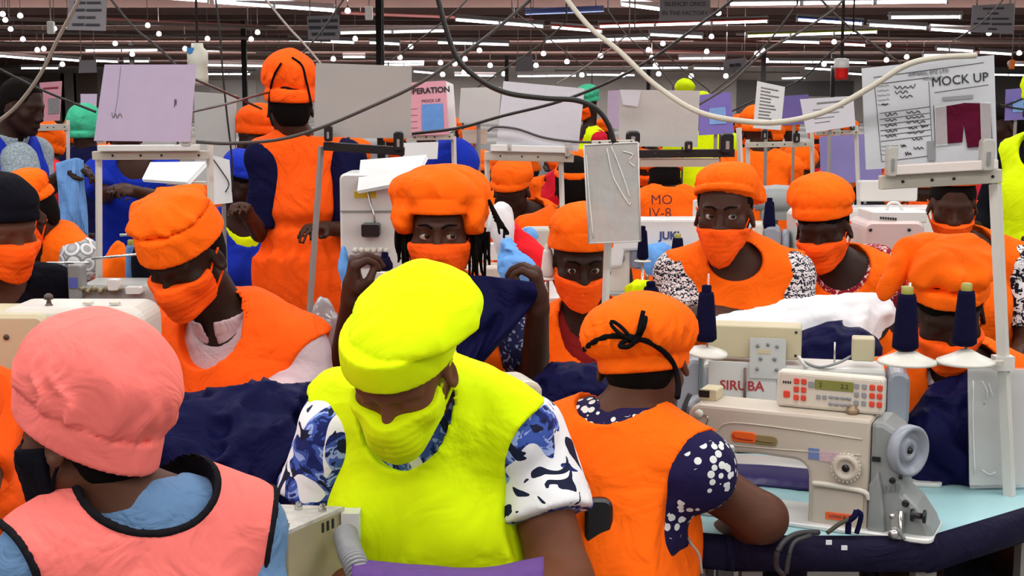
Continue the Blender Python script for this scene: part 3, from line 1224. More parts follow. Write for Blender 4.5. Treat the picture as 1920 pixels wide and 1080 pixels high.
        def shape(q, p):
            d = smin(smin(T.core(q), T.trap(q), .06), T.breast(q), .06)
            if T.belly is not None:
                d = smin(d, T.belly(q), .05)
            for g in hang:
                d = smin(d, g(q), .05)
            d = d - grow
            if tie is not None:
                d = d + .022 * np.exp(-((q[:, 2] - tie) / .028) ** 2)
                ph = np.arctan2(q[:, 0], q[:, 1])
                d = d + .007 * np.sin(ph * 15 + 2 * wob(p, 3, seed)) * np.clip((tie - q[:, 2]) * 7 + .25, 0, 1) * np.clip(.35 + q[:, 2] * 0 + .65, 0, 1)
            d = d + vf * wob(p * np.array((1, 1, .45), np.float32), 4.2, seed + 1) + vf * .5 * np.abs(wob(p * np.array((1, 1, .5), np.float32), 8, seed + 3))
            return d

        def vestf(p):
            q = (p - N.astype(np.float32)) @ TM.astype(np.float32) / np.float32(ts)
            r = region(q)
            rim = .0025 * np.exp(-((r + .006) / .004) ** 2) if vest.get('rim', True) else 0
            return smax(shape(q, p) - rim, r, .003) * np.float32(ts)
        zb = bott - .05
        lo4, hi4 = bbox([tl(x, y, z) for x in (-.21 * w, .21 * w) for y in (-.17 * dp, .20 * dp) for z in (.07, zb)], .03)
        vo = link('vest', sdf_mesh('vest', vestf, lo4, hi4, h, base), vestmat, root)
        if trim is not None:
            for which in (0, 1, -1):
                def trimf(p):
                    q = (p - N.astype(np.float32)) @ TM.astype(np.float32) / np.float32(ts)
                    r = -nc(q) if which == 0 else np.where(q[:, 0] * which > 0, -acut(q), -1)
                    d = smax(shape(q, p) - .004, smax(r - .001, -.010 - r, .002), .002)
                    return smax(smax(d, region(q) - .002, .001), bott + .004 - q[:, 2], .002)
                link('edge_binding', sdf_mesh('edge_binding', trimf, lo4, hi4, h * .7, base), trim, vo)
    if legs and bottom is not None:
        pelv = local(union([f_ell((0, -.005, -.50), (.172 * w, .128 * dp, .15))], .02), N, TM, ts)

        def botf(p):
            d = smin(union(legf[0:2] + legf[3:5], .05)(p), pelv(p), .05) - .014
            q = (p - N.astype(np.float32)) @ TM.astype(np.float32) / np.float32(ts)
            d = smax(d, q[:, 2] + .40, .01)
            return smax(d, .16 - p[:, 2], .01)
        lo5, hi5 = bbox([pel] + [x for x in pts[-6:]], .22)
        link('skirt' if female else 'trousers', sdf_mesh('lower_garment', botf, lo5, hi5, .022, base), bottom, root)
    return dict(root=root, base=base, Hc=Hc, HM=HM, N=N, TM=TM, hs=hs, ts=ts, tl=tl, arms=armsegs)
# ------------------------------------------------------------------ the people
def hit(fc, u, v, Y0, Y1, base, n=160):
    """first point along the pixel ray where the implicit surface begins"""
    ys = np.linspace(Y0, Y1, n)
    pts = np.array([P(u, v, y) for y in ys], np.float32)
    d = fc(pts)
    i = int(np.argmax(d < 0.002)) if (d < 0.002).any() else int(np.argmin(np.abs(d)))
    return pts[i].astype(float) - base


def capm(c, r, band, pleat=(18, .004), tx=0, ty=0, **kw):
    return dict(band=band, crown=[(c, r, tx, ty)], pleat=pleat, **kw)


PEOPLE = {}
# --- woman in lime, sewing with head bowed
PEOPLE['lime'] = person(
    'woman in lime cap, lime mask and lime vest over blue floral blouse, head bowed', (752, 690, 2.22), (-14, 36, 2), (796, 742, 2.38), -20, lean=9, feet_out=.22,
    skin='warm', w=.96, dp=1.08, bust=1.2, h=.007, hh=.0042, belly=.03,
    cap=capm((-.030, -.030, .088), (.112, .118, .050), (.030, .086, .16, .014, -.04), (9, .002), tx=-4, ty=8, R=.25, seed=11, lump=.006), capmat=LIME,
    mask=dict(point=.004, slope=-.12, top=-.018), maskmat=LIME, hair=dict(), vest=dict(scoop=((0, .06, .0), (.088, .12, .105)), folds=.010, grow=.030, armhole=((.226, 0, -.15), (.064, .3, .150))), vestmat=LIME,
    shirt=dict(sleeve=.58, loose=.026, flare=.012, neck=(.07, .1, .075)), shirtmat=printed('blue_floral_print', 'floral_blue'),
    arms={'R': ((588, 1010, 2.42), (640, 1120, 2.2), (632, 815, 2.40)), 'L': ((1052, 1090, 2.28), (900, 1180, 2.0), (985, 815, 2.40)), 'thick': 1.42}, bottom=NAVYC)
# --- woman in salmon pink seen from behind
PEOPLE['pink'] = person(
    'woman in salmon pink cap and black-edged pink vest over blue top, seen from behind', (162, 806, 1.98), (-112, 8, -4), (266, 952, 2.0), -152, lean=10, feet_out=.25,
    skin='mid', w=.85, dp=1.0, h=.007, hh=.0045,
    cap=capm((.0, -.030, .066), (.108, .128, .112), (-.012, .044, .60, .016), (13, .006), tx=14, overlap=.003, R=.28, seed=21, lump=.003), capmat=PINK,
    mask=dict(), maskmat=BLACKC, hair=dict(), vest=dict(scoop=((0, -.035, .035), (.098, .12, .078)), folds=.003, rim=False, grow=.030, armhole=((.222, 0, -.14), (.062, .3, .15))), vestmat=PINK,
    trim=cloth('black_binding', (0.012, 0.011, 0.014)), shirt=dict(sleeve=.75, loose=.022, neck=(.066, .085, .10), top=.045), shirtmat=DENIM,
    arms={'R': ((490, 1190, 2.0), (330, 1250, 1.8)), 'L': ((10, 1230, 2.05), (60, 1290, 1.9)), 'thick': 1.0})


def bow(root, cap, base, Hc, HM, hs, fc):
    rib = cloth('black_ribbon', (0.006, 0.005, 0.006))
    line = [hit(fc, u, v, 2.3, 2.9, base) for u, v in ((1096, 655), (1112, 642), (1135, 632), (1160, 630), (1185, 634), (1215, 640), (1240, 656), (1258, 675), (1268, 698), (1272, 725), (1270, 745))]
    toward = np.array([0, -1, 0])
    r = MB().tube(spline(line, 5), .0055, 8).build('ribbon', rib, cap)
    k = hit(fc, 1183, 634, 2.3, 2.9, base) + toward * .008
    lp = lambda seq: [hit(fc, u, v, 2.3, 2.9, base) + toward * e for u, v, e in seq]
    MB().tube(spline(lp([(1183, 636, .01), (1160, 622, .018), (1145, 606, .018), (1148, 600, .018), (1165, 612, .015), (1182, 632, .01)]), 6), .0035, 6).build('bow_loop', rib, cap)
    MB().tube(spline(lp([(1180, 634, .01), (1165, 640, .016), (1162, 646, .018), (1178, 646, .018), (1192, 630, .02), (1204, 580, .022)]), 6), .0048, 6).build('bow_loop', rib, cap)
    MB().tube(spline(lp([(1184, 636, .01), (1196, 618, .022), (1208, 590, .024), (1206, 610, .02), (1192, 640, .012)]), 6), .0036, 6).build('bow_loop', rib, cap)
    m = MB()
    m.lathe([(.002, -.008), (.008, -.005), (.009, 0), (.008, .005), (.002, .008)], k, (0, -1, .2), 10)
    m.build('bow_knot', rib, cap)


PEOPLE['bow'] = person(
    'woman in orange cap tied with black bow, back turned, arm beside sewing machine', (1207, 676, 2.62), (160, 30, 8), (1170, 800, 2.58), 146, lean=18, feet_out=.3,
    skin='mid', w=1.0, h=.007, hh=.0048,
    cap=dict(band=(-.020, .012, .42, .010), crown=[((.0, -.045, .042), (.112, .115, .076), 22, 0), ((0, .03, .065), (.09, .08, .05), 0, 0)], pleat=(26, .005), R=.25, seed=31, lump=.003), capmat=ORANGE,
    capparts=(bow,), hair=dict(low=-.085), vest=dict(scoop=((0, -.02, .045), (.085, .11, .075)), folds=.004, grow=.02, armhole=((.215, 0, -.15), (.075, .3, .18))), vestmat=ORANGE,
    shirt=dict(sleeve=.42, loose=.024, flare=.014, hem=WHITEC), shirtmat=printed('navy_leaf_print', 'navy_leaf'),
    arms={'R': ((1430, 972, 2.52), (1335, 1012, 2.72), (1258, 862, 2.60)), 'thick': 1.12}, bottom=REDV)
# --- man in pink shirt
PEOPLE['man'] = person(
    'man in orange pillbox cap, orange mask and vest over pale pink shirt, head bowed', (348, 482, 3.12), (-22, 30, -3), (432, 605, 3.22), -24, lean=10,
    skin='deep', female=False, w=1.06, h=.008, hh=.005,
    cap=capm((.004, -.012, .112), (.092, .104, .042), (.036, .100, .02, .015), (7, .006), R=.22, seed=41, lump=.008, overlap=.0), capmat=ORANGE,
    mask=dict(), maskmat=ORANGE2, hair=dict(), vest=dict(folds=.008, scoop=((0, .05, .0), (.088, .125, .09)), grow=.034, armhole=((.255, 0, -.14), (.062, .3, .125))), vestmat=ORANGE2,
    shirt=dict(sleeve=1.8, loose=.026, collar=True, neck=(.062, .085, .06), top=.055), shirtmat=PINKSH, fold=.010,
    arms={'L': ((572, 730, 3.14), (480, 800, 2.92)), 'R': ((335, 800, 3.15), (420, 810, 2.92))})
# --- woman holding navy cloth
PEOPLE['dread'] = person(
    'woman with dreadlocks in wide orange turban and mask holding up navy cloth', (826, 434, 3.38), (-2, 3, 0), (832, 560, 3.45), 0, lean=3,
    skin='dark', w=.95, h=.009, hh=.0045, eyes='open', gaze=(-28, 4),
    cap=dict(band=(.048, .085, .05, .016), crown=[((0, -.015, .098), (.122, .112, .066), 0, 0), ((.085, 0, .035), (.032, .07, .05), 0, 10), ((-.085, 0, .035), (.032, .07, .05), 0, -10)], pleat=(12, .004), R=.24, seed=51, lump=.005, k=.03, overlap=.09), capmat=ORANGE,
    mask=dict(top=-.016), maskmat=ORANGE2, hair=dict(thick=.010, low=-.10, side=.03, line=.045),
    shirt=dict(sleeve=.8, loose=.02), shirtmat=printed('navy_dash_print', 'navy_weave'), vest=dict(), vestmat=ORANGE,
    arms={'R': ((640, 705, 3.36), (662, 560, 3.22)), 'L': ((1002, 712, 3.36), (1008, 578, 3.24))}, handh=.0045,
    hands=(dict(d=(.05, -.1, 1), n=(.5, .1, .0), curl=1.05, thumb=.8), dict(d=(-.05, -.1, 1), n=(-.6, .1, 0), curl=1.05, thumb=.8)))
# --- girl behind the clear sleeve
PEOPLE['girl'] = person(
    'woman in plain orange cap and round-necked orange tabard behind the clear plastic sleeve', (1088, 492, 3.85), (4, 10, 0), (1106, 600, 3.92), 6, lean=4,
    skin='deep', w=.95, h=.009, hh=.005, eyes='open', gaze=(4, -4),
    cap=capm((0, -.012, .098), (.090, .104, .070), (.045, .095, .12, .013), (10, .002), R=.21, seed=61), capmat=ORANGE,
    mask=dict(top=-.030, drop=.004, slope=-.22), maskmat=ORANGE2, vest=dict(scoop=((0, .05, .0), (.098, .13, .12)), tie=-.30), vestmat=ORANGE,
    shirt=dict(sleeve=.4, neck=(.075, .1, .07)), shirtmat=cloth('dark_red_blouse', (.22, .012, .012)))
# --- woman glancing sideways
PEOPLE['glance'] = person(
    'woman glancing sideways, round orange cap behind her forehead, pointed orange mask, zigzag sleeves', (1358, 400, 4.0), (-16, 2, 0), (1378, 482, 4.06), -8, lean=4,
    skin='dark', w=.98, h=.009, hh=.005, eyes='open', gaze=(-24, 6),
    cap=dict(band=(.052, .074, .28, .012), crown=[((-.006, -.03, .080), (.094, .104, .070), 10, 0), ((-.07, -.065, .015), (.042, .05, .075), 0, -10)], pleat=(22, .004), R=.24, seed=71, overlap=.03), capmat=ORANGE,
    mask=dict(top=-.030, drop=.004, point=.028), maskmat=ORANGE2, hair=dict(thick=.006, line=.04), vest=dict(scoop=((0, .05, .0), (.078, .12, .058)), tie=None), vestmat=ORANGE,
    shirt=dict(sleeve=.78, loose=.024, neck=(.11, .13, .10)), shirtmat=printed('zigzag_print', 'zigzag'),
    arms={'L': ((1492, 622, 3.98), (1352, 592, 3.84)), 'R': ((1292, 612, 3.98), (1330, 600, 3.80))}, handh=.006)
PEOPLE['redprint'] = person(
    'woman in gathered orange cap looking down over white cloth, dark red printed sleeves', (1543, 428, 4.3), (-22, 14, -4), (1582, 500, 4.36), -20, lean=8,
    skin='deep', w=.96, h=.009, hh=.006,
    cap=capm((0, -.02, .098), (.102, .110, .072), (.042, .078, .12, .013), (18, .005), ty=-6, R=.22, seed=81, lump=.007), capmat=ORANGE,
    mask=dict(top=-.014, drop=.004), maskmat=ORANGE2, hair=dict(), vest=dict(scoop=((0, .05, .01), (.085, .12, .085))), vestmat=ORANGE,
    shirt=dict(sleeve=.9, loose=.024), shirtmat=printed('red_fleck_print', 'red_white'),
    arms={'L': ((1664, 600, 4.32), (1600, 650, 4.1), (1636, 488, 4.40))})


def flap(root, cap, base, Hc, HM, hs, fc):
    a = [P(u, v, y) for u, v, y in ((1745, 462, 3.16), (1706, 476, 3.13), (1680, 510, 3.11), (1660, 545, 3.10))]
    fs = union([f_ell(p, r, frame(-30, 0, 20)) for p, r in zip(a, ((.045, .03, .030), (.036, .022, .034), (.026, .018, .034), (.020, .012, .026)))], .05)
    fn = lambda p: fs(p) + .005 * wob(p * np.array((1, 1, .6), np.float32), 9, 5)
    lo, hi = bbox(a, .09)
    link('cap_flap', sdf_mesh('cap_flap', fn, lo, hi, .006, base), ORANGE, cap)


PEOPLE['drape'] = person(
    'woman in loosely draped orange cap bending over her work behind two navy thread cones', (1776, 585, 3.14), (-8, 24, -3), (1800, 690, 3.24), -6, lean=12,
    skin='deep', w=1.02, h=.008, hh=.005,
    cap=dict(band=(.058, .092, .04, .014), crown=[((-.010, -.02, .118), (.100, .106, .050), 0, 4), ((.055, .0, .118), (.05, .06, .036), 0, 30)], pleat=(9, .007), R=.25, seed=91, lump=.011), capmat=ORANGE, capparts=(flap,),
    mask=dict(top=-.022), maskmat=ORANGE2, hair=dict(), vest=dict(scoop=((0, .05, .0), (.09, .12, .08)), bottom=-.36), vestmat=ORANGE,
    shirt=dict(sleeve=.6, loose=.022), shirtmat=printed('black_white_print', 'black_white'))
PEOPLE['behind'] = person(
    'woman with bare dark brow under the mock-up board, black and white sleeves', (1786, 385, 4.85), (-12, 14, 0), (1812, 462, 4.95), -10, lean=8,
    skin='dark', w=1.0, h=.011, hh=.007, cap=capm((0, -.03, .10), (.09, .10, .06), (.075, .1, .25, .012), R=.21), capmat=ORANGE, mask=dict(top=-.03, drop=.01), maskmat=ORANGE2,
    hair=dict(line=.075), vest=dict(), vestmat=ORANGE, shirt=dict(sleeve=.8), shirtmat=printed('black_white_print', 'black_white'))


def headband(root, cap, base, Hc, HM, hs, fc):
    rib = MATS['black_ribbon']
    for seq in (((528, 118), (515, 140), (508, 165), (505, 190), (506, 215), (512, 235)), ((548, 108), (566, 122), (574, 150), (580, 175), (585, 200))):
        line = [hit(fc, u, v, 4.9, 5.5, base) + np.array((0, -.004, 0)) for u, v in seq]
        MB().tube(spline(line, 4), .0045, 6).build('cord', rib, cap)


PEOPLE['stand'] = person(
    'standing woman with back turned in orange cap and long waist-tied orange tabard', (543, 200, 5.2), (-158, 2, 0), (566, 268, 5.24), -162, lean=0, pose='stand',
    skin='dark', w=.86, dp=.82, h=.010, hh=.007,
    cap=capm((0, -.01, .115), (.100, .112, .100), (.020, .07, .10, .014), (8, .007), tx=8, R=.26, seed=101, lump=.006, overlap=.025), capmat=ORANGE2, capparts=(headband,), hair=dict(),
    vest=dict(scoop=((0, 0, .06), (.07, .10, .065)), long=True, bottom=-.86, tie=-.30, folds=.010), vestmat=ORANGE2,
    shirt=dict(sleeve=.93, loose=.036), shirtmat=NAVYC, bottom=printed('rust_triangle_print', 'triangles'),
    arms={'L': ((662, 432, 5.20), (610, 428, 5.05), (650, 300, 5.25)), 'R': ((488, 436, 5.18), (462, 400, 4.98), (512, 300, 5.2))})
PEOPLE['cap2'] = person(
    'person in round orange cap half hidden behind the standing woman', (484, 256, 6.6), (-60, 8, 0), (500, 306, 6.65), -60, pose='stand', lean=0, skin='deep', h=.013, hh=.009,
    cap=capm((0, -.01, .085), (.098, .105, .075), (.01, .05, .2, .012), (10, .004), R=.22), capmat=ORANGE2, hair=dict(), vest=dict(bottom=-.7), vestmat=ORANGE, shirt=dict(sleeve=.5), shirtmat=ORANGE2)
PEOPLE['bluecap'] = person(
    'person in royal blue cap looking down behind the standing woman, lime collar', (456, 345, 5.7), (40, 22, 0), (445, 412, 5.75), 35, lean=8, skin='deep', h=.013, hh=.008,
    cap=capm((0, -.01, .09), (.092, .10, .05), (.05, .08, .1, .012), R=.2), capmat=BLUEV, hair=dict(), vest=dict(), vestmat=BLUEV, shirt=dict(sleeve=.6), shirtmat=LIME)
# --- left edge
PEOPLE['bluevest'] = person(
    'bareheaded man in royal blue vest and grey shirt holding up pale blue garment', (42, 200, 6.0), (72, 14, 0), (12, 268, 6.02), 62, lean=6, pose='stand', skin='deep', female=False, h=.011, hh=.007,
    hair=dict(line=.07, thick=.007, low=-.06), vest=dict(bottom=-.60, scoop=((0, .03, .05), (.075, .11, .09))), vestmat=BLUEV, shirt=dict(sleeve=.95, loose=.03, collar=True), shirtmat=printed('grey_check_print', 'check_grey'),
    arms={'R': ((52, 372, 5.85), (125, 325, 5.72), (36, 300, 5.90)), 'L': ((70, 370, 6.1), (130, 325, 5.9))}, handh=.008,
    hands=(dict(d=(1, -.1, .1), n=(.3, -.2, -1), curl=.7), None))
PEOPLE['lace'] = person(
    'woman in small orange cap with grey lace sleeve bending over pale blue pieces', (52, 402, 4.7), (-50, 30, 0), (88, 452, 4.78), -42, lean=22, skin='dark', h=.011, hh=.007,
    cap=capm((0, -.02, .085), (.092, .105, .062), (.04, .07, .15, .012), R=.2), capmat=ORANGE, mask=dict(), maskmat=ORANGE2, hair=dict(), vest=dict(), vestmat=ORANGE,
    shirt=dict(sleeve=.8, loose=.03), shirtmat=printed('lace_print', 'lace'), arms={'L': ((140, 525, 4.70), (75, 530, 4.55), (125, 475, 4.75)), 'R': ((40, 520, 4.7), (60, 535, 4.5))})
PEOPLE['blackcap'] = person(
    'person in black cap and black top with mask loop behind ear', (2, 430, 3.45), (48, 12, 0), (-18, 520, 3.5), 40, lean=10, skin='mid', h=.010, hh=.007,
    cap=capm((0, -.012, .06), (.092, .108, .085), (.02, .05, .25, .010), (10, .001), R=.2), capmat=BLACKC, mask=dict(), maskmat=ORANGE2, hair=dict(), shirt=dict(sleeve=1.6, loose=.025), shirtmat=BLACKC)
PEOPLE['edge'] = person(
    'worker in orange vest cut off beside the beige machine', (-135, 640, 2.46), (60, 10, 0), (-145, 740, 2.5), 60, lean=10, skin='mid', h=.012, hh=.009, w=1.0,
    cap=capm((0, -.01, .09), (.1, .11, .075), (.04, .07, .1, .012)), capmat=ORANGE, mask=dict(), maskmat=ORANGE2, vest=dict(), vestmat=ORANGE2, shirt=dict(sleeve=.6), shirtmat=ORANGE2,
    arms={'R': ((-60, 980, 2.2), (-60, 1080, 2.1)), 'L': ((-60, 980, 2.4), (-60, 1080, 2.3))})
# --- middle distance
PEOPLE['down'] = person(
    'woman in orange cap and orange vest looking down in front of red bundle', (958, 360, 6.3), (-14, 26, 0), (992, 402, 6.4), -12, lean=10, skin='deep', h=.012, hh=.008,
    cap=capm((-.01, -.03, .085), (.096, .115, .070), (.03, .06, .2, .012), (8, .003), R=.21), capmat=ORANGE, hair=dict(), vest=dict(scoop=((0, .05, .0), (.09, .12, .10))), vestmat=ORANGE, shirt=dict(sleeve=.5), shirtmat=BLACKC)
PEOPLE['backhair'] = person(
    'worker with dark hair below orange cap, orange back partly behind clear sleeve', (1082, 350, 5.5), (170, 8, 0), (1072, 412, 5.52), 172, lean=8, skin='deep', h=.012, hh=.008, w=1.02,
    cap=capm((0, .02, .095), (.09, .09, .06), (.05, .08, .3, .012), R=.2), capmat=ORANGE, hair=dict(thick=.012, low=-.09), vest=dict(scoop=((0, 0, .06), (.07, .1, .07)), armhole=((.245, 0, -.13), (.06, .3, .12))), vestmat=ORANGE, shirt=dict(sleeve=.5), shirtmat=ORANGE)
sm = person(
    'worker seen from behind with lettered orange vest, head bent forward', (1246, 338, 7.0), (180, 34, 0), (1252, 368, 6.95), 182, lean=16, skin='deep', h=.012, hh=.008, w=1.05,
    cap=capm((0, .0, .085), (.09, .1, .07), (.055, .08, .35, .013), R=.21), capmat=ORANGE, hair=dict(), vest=dict(scoop=((0, 0, .06), (.07, .1, .07)), armhole=((.245, 0, -.13), (.06, .3, .12)), folds=.002), vestmat=ORANGE, shirt=dict(sleeve=.5), shirtmat=ORANGE)
for txt, dz, dx in (('MO', -.055, .0), ('JV-8', -.120, .01)):
    me = text_mesh(txt, .068)
    t = link('lettering', me, plain('maroon_print', (.12, .004, .01)), sm['root'])
    c = sm['tl'](-.055 - dx, -.165, dz) - sm['base']
    t.location = c
    t.rotation_euler = (math.radians(90 - 16), 0, math.radians(2))
PEOPLE['pocket'] = person(
    'standing worker in orange jacket seen from behind near the grey motor', (1420, 252, 7.8), (170, 10, 0), (1424, 296, 7.8), 172, lean=4, pose='stand', skin='dark', h=.014, hh=.01,
    cap=capm((0, -.01, .09), (.1, .11, .08), (.02, .06, .2, .012), R=.22), capmat=ORANGE, vest=dict(scoop=((0, 0, .06), (.07, .1, .065)), bottom=-.6), vestmat=ORANGE, shirt=dict(sleeve=1.6, loose=.03), shirtmat=ORANGE)
PEOPLE['bigcap'] = person(
    'worker in large orange cap seen from behind under the white lettered sheet', (1500, 316, 8.6), (160, 20, 0), (1492, 366, 8.6), 165, lean=12, skin='dark', h=.014, hh=.01,
    cap=capm((0, -.02, .065), (.112, .118, .098), (-.01, .03, .3, .012), (14, .004), R=.25), capmat=ORANGE, vest=dict(), vestmat=ORANGE, shirt=dict(sleeve=.6), shirtmat=ORANGE)
PEOPLE['masked'] = person(
    'small masked worker in orange peering past the woman under the mock-up board', (1727, 366, 6.8), (10, 8, 0), (1724, 404, 6.85), 10, lean=4, skin='deep', h=.013, hh=.009,
    cap=capm((0, -.01, .09), (.09, .1, .06), (.045, .08, .1, .012), R=.2), capmat=ORANGE, mask=dict(), maskmat=ORANGE2, vest=dict(), vestmat=ORANGE, shirt=dict(sleeve=.4), shirtmat=ORANGE)
PEOPLE['limeedge'] = person(
    'standing supervisor in lime vest at the aisle beside the mock-up board', (1960, 200, 5.8), (-60, 5, 0), (1962, 272, 5.8), -50, lean=0, pose='stand', skin='deep', h=.012, hh=.009, w=1.1,
    cap=capm((0, -.01, .09), (.1, .11, .075), (.03, .07, .1, .012)), capmat=LIME, vest=dict(bottom=-.5, folds=.01, armhole=((.26, 0, -.13), (.06, .3, .12))), vestmat=LIME, shirt=dict(sleeve=1.5), shirtmat=BLACKC)
PEOPLE['redtop'] = person(
    'person in crimson top with dark hair behind the mock-up board', (1886, 235, 7.4), (-90, 5, 0), (1890, 285, 7.4), -90, lean=0, pose='stand', skin='deep', h=.014, hh=.01, hair=dict(thick=.014), vest=dict(bottom=-.6), vestmat=REDC, shirt=dict(sleeve=.9), shirtmat=REDC)
PEOPLE['limeback'] = person(
    'worker in lime vest seen from behind under the long black board holder', (1312, 218, 9.2), (178, 10, 0), (1316, 254, 9.2), 178, lean=6, pose='stand', skin='deep', h=.014, hh=.01, w=1.1,
    cap=capm((0, -.01, .09), (.1, .11, .075), (.03, .07, .1, .012)), capmat=LIME, vest=dict(scoop=((0, 0, .06), (.07, .1, .065)), bottom=-.6), vestmat=LIME, shirt=dict(sleeve=.5), shirtmat=LIME)
PEOPLE['tealcap'] = person(
    'worker in teal green cap seen from behind beside the lilac board', (160, 248, 8.0), (175, 12, 0), (162, 292, 8.0), 172, lean=6, skin='deep', h=.014, hh=.009, pose='stand',
    cap=capm((0, -.02, .06), (.105, .112, .105), (-.03, .01, .25, .012), (14, .004), R=.25), capmat=TEAL, vest=dict(bottom=-.55), vestmat=NAVYC, shirt=dict(sleeve=.8), shirtmat=NAVYC)
PEOPLE['pinktop'] = person(
    'worker in bright red top and orange cap behind the blue-vested man', (78, 282, 7.0), (120, 30, 0), (100, 322, 6.95), 110, lean=14, skin='deep', h=.014, hh=.009, pose='stand',
    cap=capm((0, -.02, .075), (.098, .11, .085), (.0, .04, .25, .012), R=.22), capmat=ORANGE, vest=dict(bottom=-.55), vestmat=REDV, shirt=dict(sleeve=.9), shirtmat=REDV)
PEOPLE['bluebend'] = person(
    'worker in royal blue bending under the lilac board, arm stretched forward', (235, 258, 6.7), (30, 30, 0), (250, 306, 6.7), 20, lean=16, skin='dark', h=.012, hh=.009, pose='stand',
    hair=dict(), cap=capm((0, -.01, .09), (.1, .11, .075), (.03, .07, .1, .012)), capmat=ORANGE, vest=dict(), vestmat=BLUEV, shirt=dict(sleeve=.8, loose=.03), shirtmat=BLUEV, bottom=NAVYC,
    arms={'L': ((300, 372, 6.5), (240, 356, 6.25)), 'R': ((196, 366, 6.55), (225, 356, 6.25))})
PEOPLE['bluecap2'] = person(
    'worker in large round royal blue cap behind the tall white machine', (848, 332, 5.5), (175, 10, 0), (850, 395, 5.5), 175, lean=8, skin='deep', h=.014, hh=.009,
    cap=capm((0, -.02, .055), (.108, .11, .10), (-.02, .02, .25, .012), (14, .002), R=.25), capmat=BLUEV, vest=dict(), vestmat=ORANGE, shirt=dict(sleeve=.5), shirtmat=ORANGE)

# --- the crowd further back: shared meshes, every one its own person
CROWD = {}


def crowd_proto(key, **kw):
    r = person('worker', (960, 190, 12.0), kw.pop('hrot'), (960, 240, 12.0), kw.pop('tyaw'), legs=True, h=.018, hh=.014, straps=False, **kw)
    for o in [r['root']] + list(r['root'].children):
        o['proto'] = 1
    CROWD[key] = r


crowd_proto('front', hrot=(5, 22, 0), tyaw=0, lean=8, skin='deep', cap=capm((0, -.02, .09), (.1, .112, .075), (.03, .07, .15, .012), h=.010), capmat=ORANGE, mask=dict(), maskmat=ORANGE2, vest=dict(), vestmat=ORANGE, shirt=dict(sleeve=.6), shirtmat=ORANGE2)
crowd_proto('back', hrot=(178, 18, 0), tyaw=180, lean=8, skin='deep', cap=capm((0, -.02, .075), (.105, .115, .09), (-.01, .04, .25, .012), h=.010), capmat=ORANGE, vest=dict(scoop=((0, 0, .06), (.07, .1, .065))), vestmat=ORANGE, shirt=dict(sleeve=.6), shirtmat=NAVYC)
crowd_proto('side', hrot=(-70, 20, 0), tyaw=-60, lean=8, skin='deep', cap=capm((0, -.02, .085), (.1, .115, .08), (.02, .06, .2, .012), h=.010), capmat=ORANGE, mask=dict(), maskmat=ORANGE2, vest=dict(), vestmat=ORANGE, shirt=dict(sleeve=.7), shirtmat=REDC)


def crowd_copy(key, u, v, Y, rz=0.0, z=None, capmat=None, vestmat=None, label=None):
    """a worker whose cap centre shows at pixel (u, v) at distance Y; feet stay on the floor"""
    src = CROWD[key]
    tgt = P(u, v, Y)
    r = src['root'].copy()
    col.objects.link(r)
    sc = tgt[2] / src['Hc'][2]
    r.scale = (1, 1, sc)
    off = (src['Hc'] - src['base'])[:2]
    c, s = math.cos(rz), math.sin(rz)
    r.location = (tgt[0] - (c * off[0] - s * off[1]), tgt[1] - (s * off[0] + c * off[1]), 0)
    r.rotation_euler = (0, 0, rz)
    if 'proto' in r:
        del r['proto']
    r['label'] = label or {'front': 'orange-masked worker facing forward among the far sewing lines', 'back': 'orange-capped worker with back turned and navy sleeves at the far sewing lines', 'side': 'orange-capped worker with crimson sleeves turned sideways at the far sewing lines'}[key]
    r['group'] = 'workers at the far sewing lines'
    for ch in src['root'].children:
        q = ch.copy()
        col.objects.link(q)
        q.parent = r
        if 'proto' in q:
            del q['proto']
        over = {'cap': capmat, 'vest': vestmat}.get(ch.name.split('.')[0])
        if over is not None:
            q.material_slots[0].link = 'OBJECT'
            q.material_slots[0].material = over
    return r


CROWD_SPOTS = [('back', 902, 318, 8.6), ('front', 1045, 292, 9.8), ('side', 1098, 276, 12), ('back', 668, 296, 9.0), ('front', 742, 268, 10.5), ('side', 800, 262, 12.4),
               ('front', 1400, 246, 11), ('back', 1445, 262, 10.2), ('side', 1540, 262, 11.5), ('front', 1210, 318, 8.6), ('side', 1690, 262, 12), ('front', 1222, 250, 13),
               ('back', 1135, 246, 14.2), ('front', 880, 262, 13), ('side', 640, 258, 13.5), ('back', 1480, 245, 14), ('front', 1590, 246, 14.5), ('back', 1900, 268, 10.5), ('side', 1912, 232, 16),
               ('front', 300, 312, 9.6), ('back', 60, 262, 9.5), ('side', 205, 300, 8.8), ('front', 415, 270, 11), ('back', 850, 244, 15), ('side', 1330, 246, 15), ('front', 1060, 240, 16), ('back', 1760, 250, 14),
               ('side', 420, 246, 15), ('front', 140, 246, 13.5), ('back', 1640, 240, 17), ('front', 1385, 232, 19), ('side', 980, 235, 18), ('back', 1180, 236, 18)]
random.seed(4)
for key, u, v, Y in CROWD_SPOTS:
    crowd_copy(key, u, v, Y, rz=random.uniform(-.35, .35))
crowd_copy('side', 1100, 196, 11.5, label='far standing worker in teal green cap and lime vest', capmat=TEAL, vestmat=LIME).pop('group', None)
crowd_copy('front', 1283, 180, 14, label='far standing worker in lime cap and lime vest', capmat=LIME, vestmat=LIME).pop('group', None)
for o in [o for o in bpy.data.objects if 'proto' in o]:
    bpy.data.objects.remove(o)
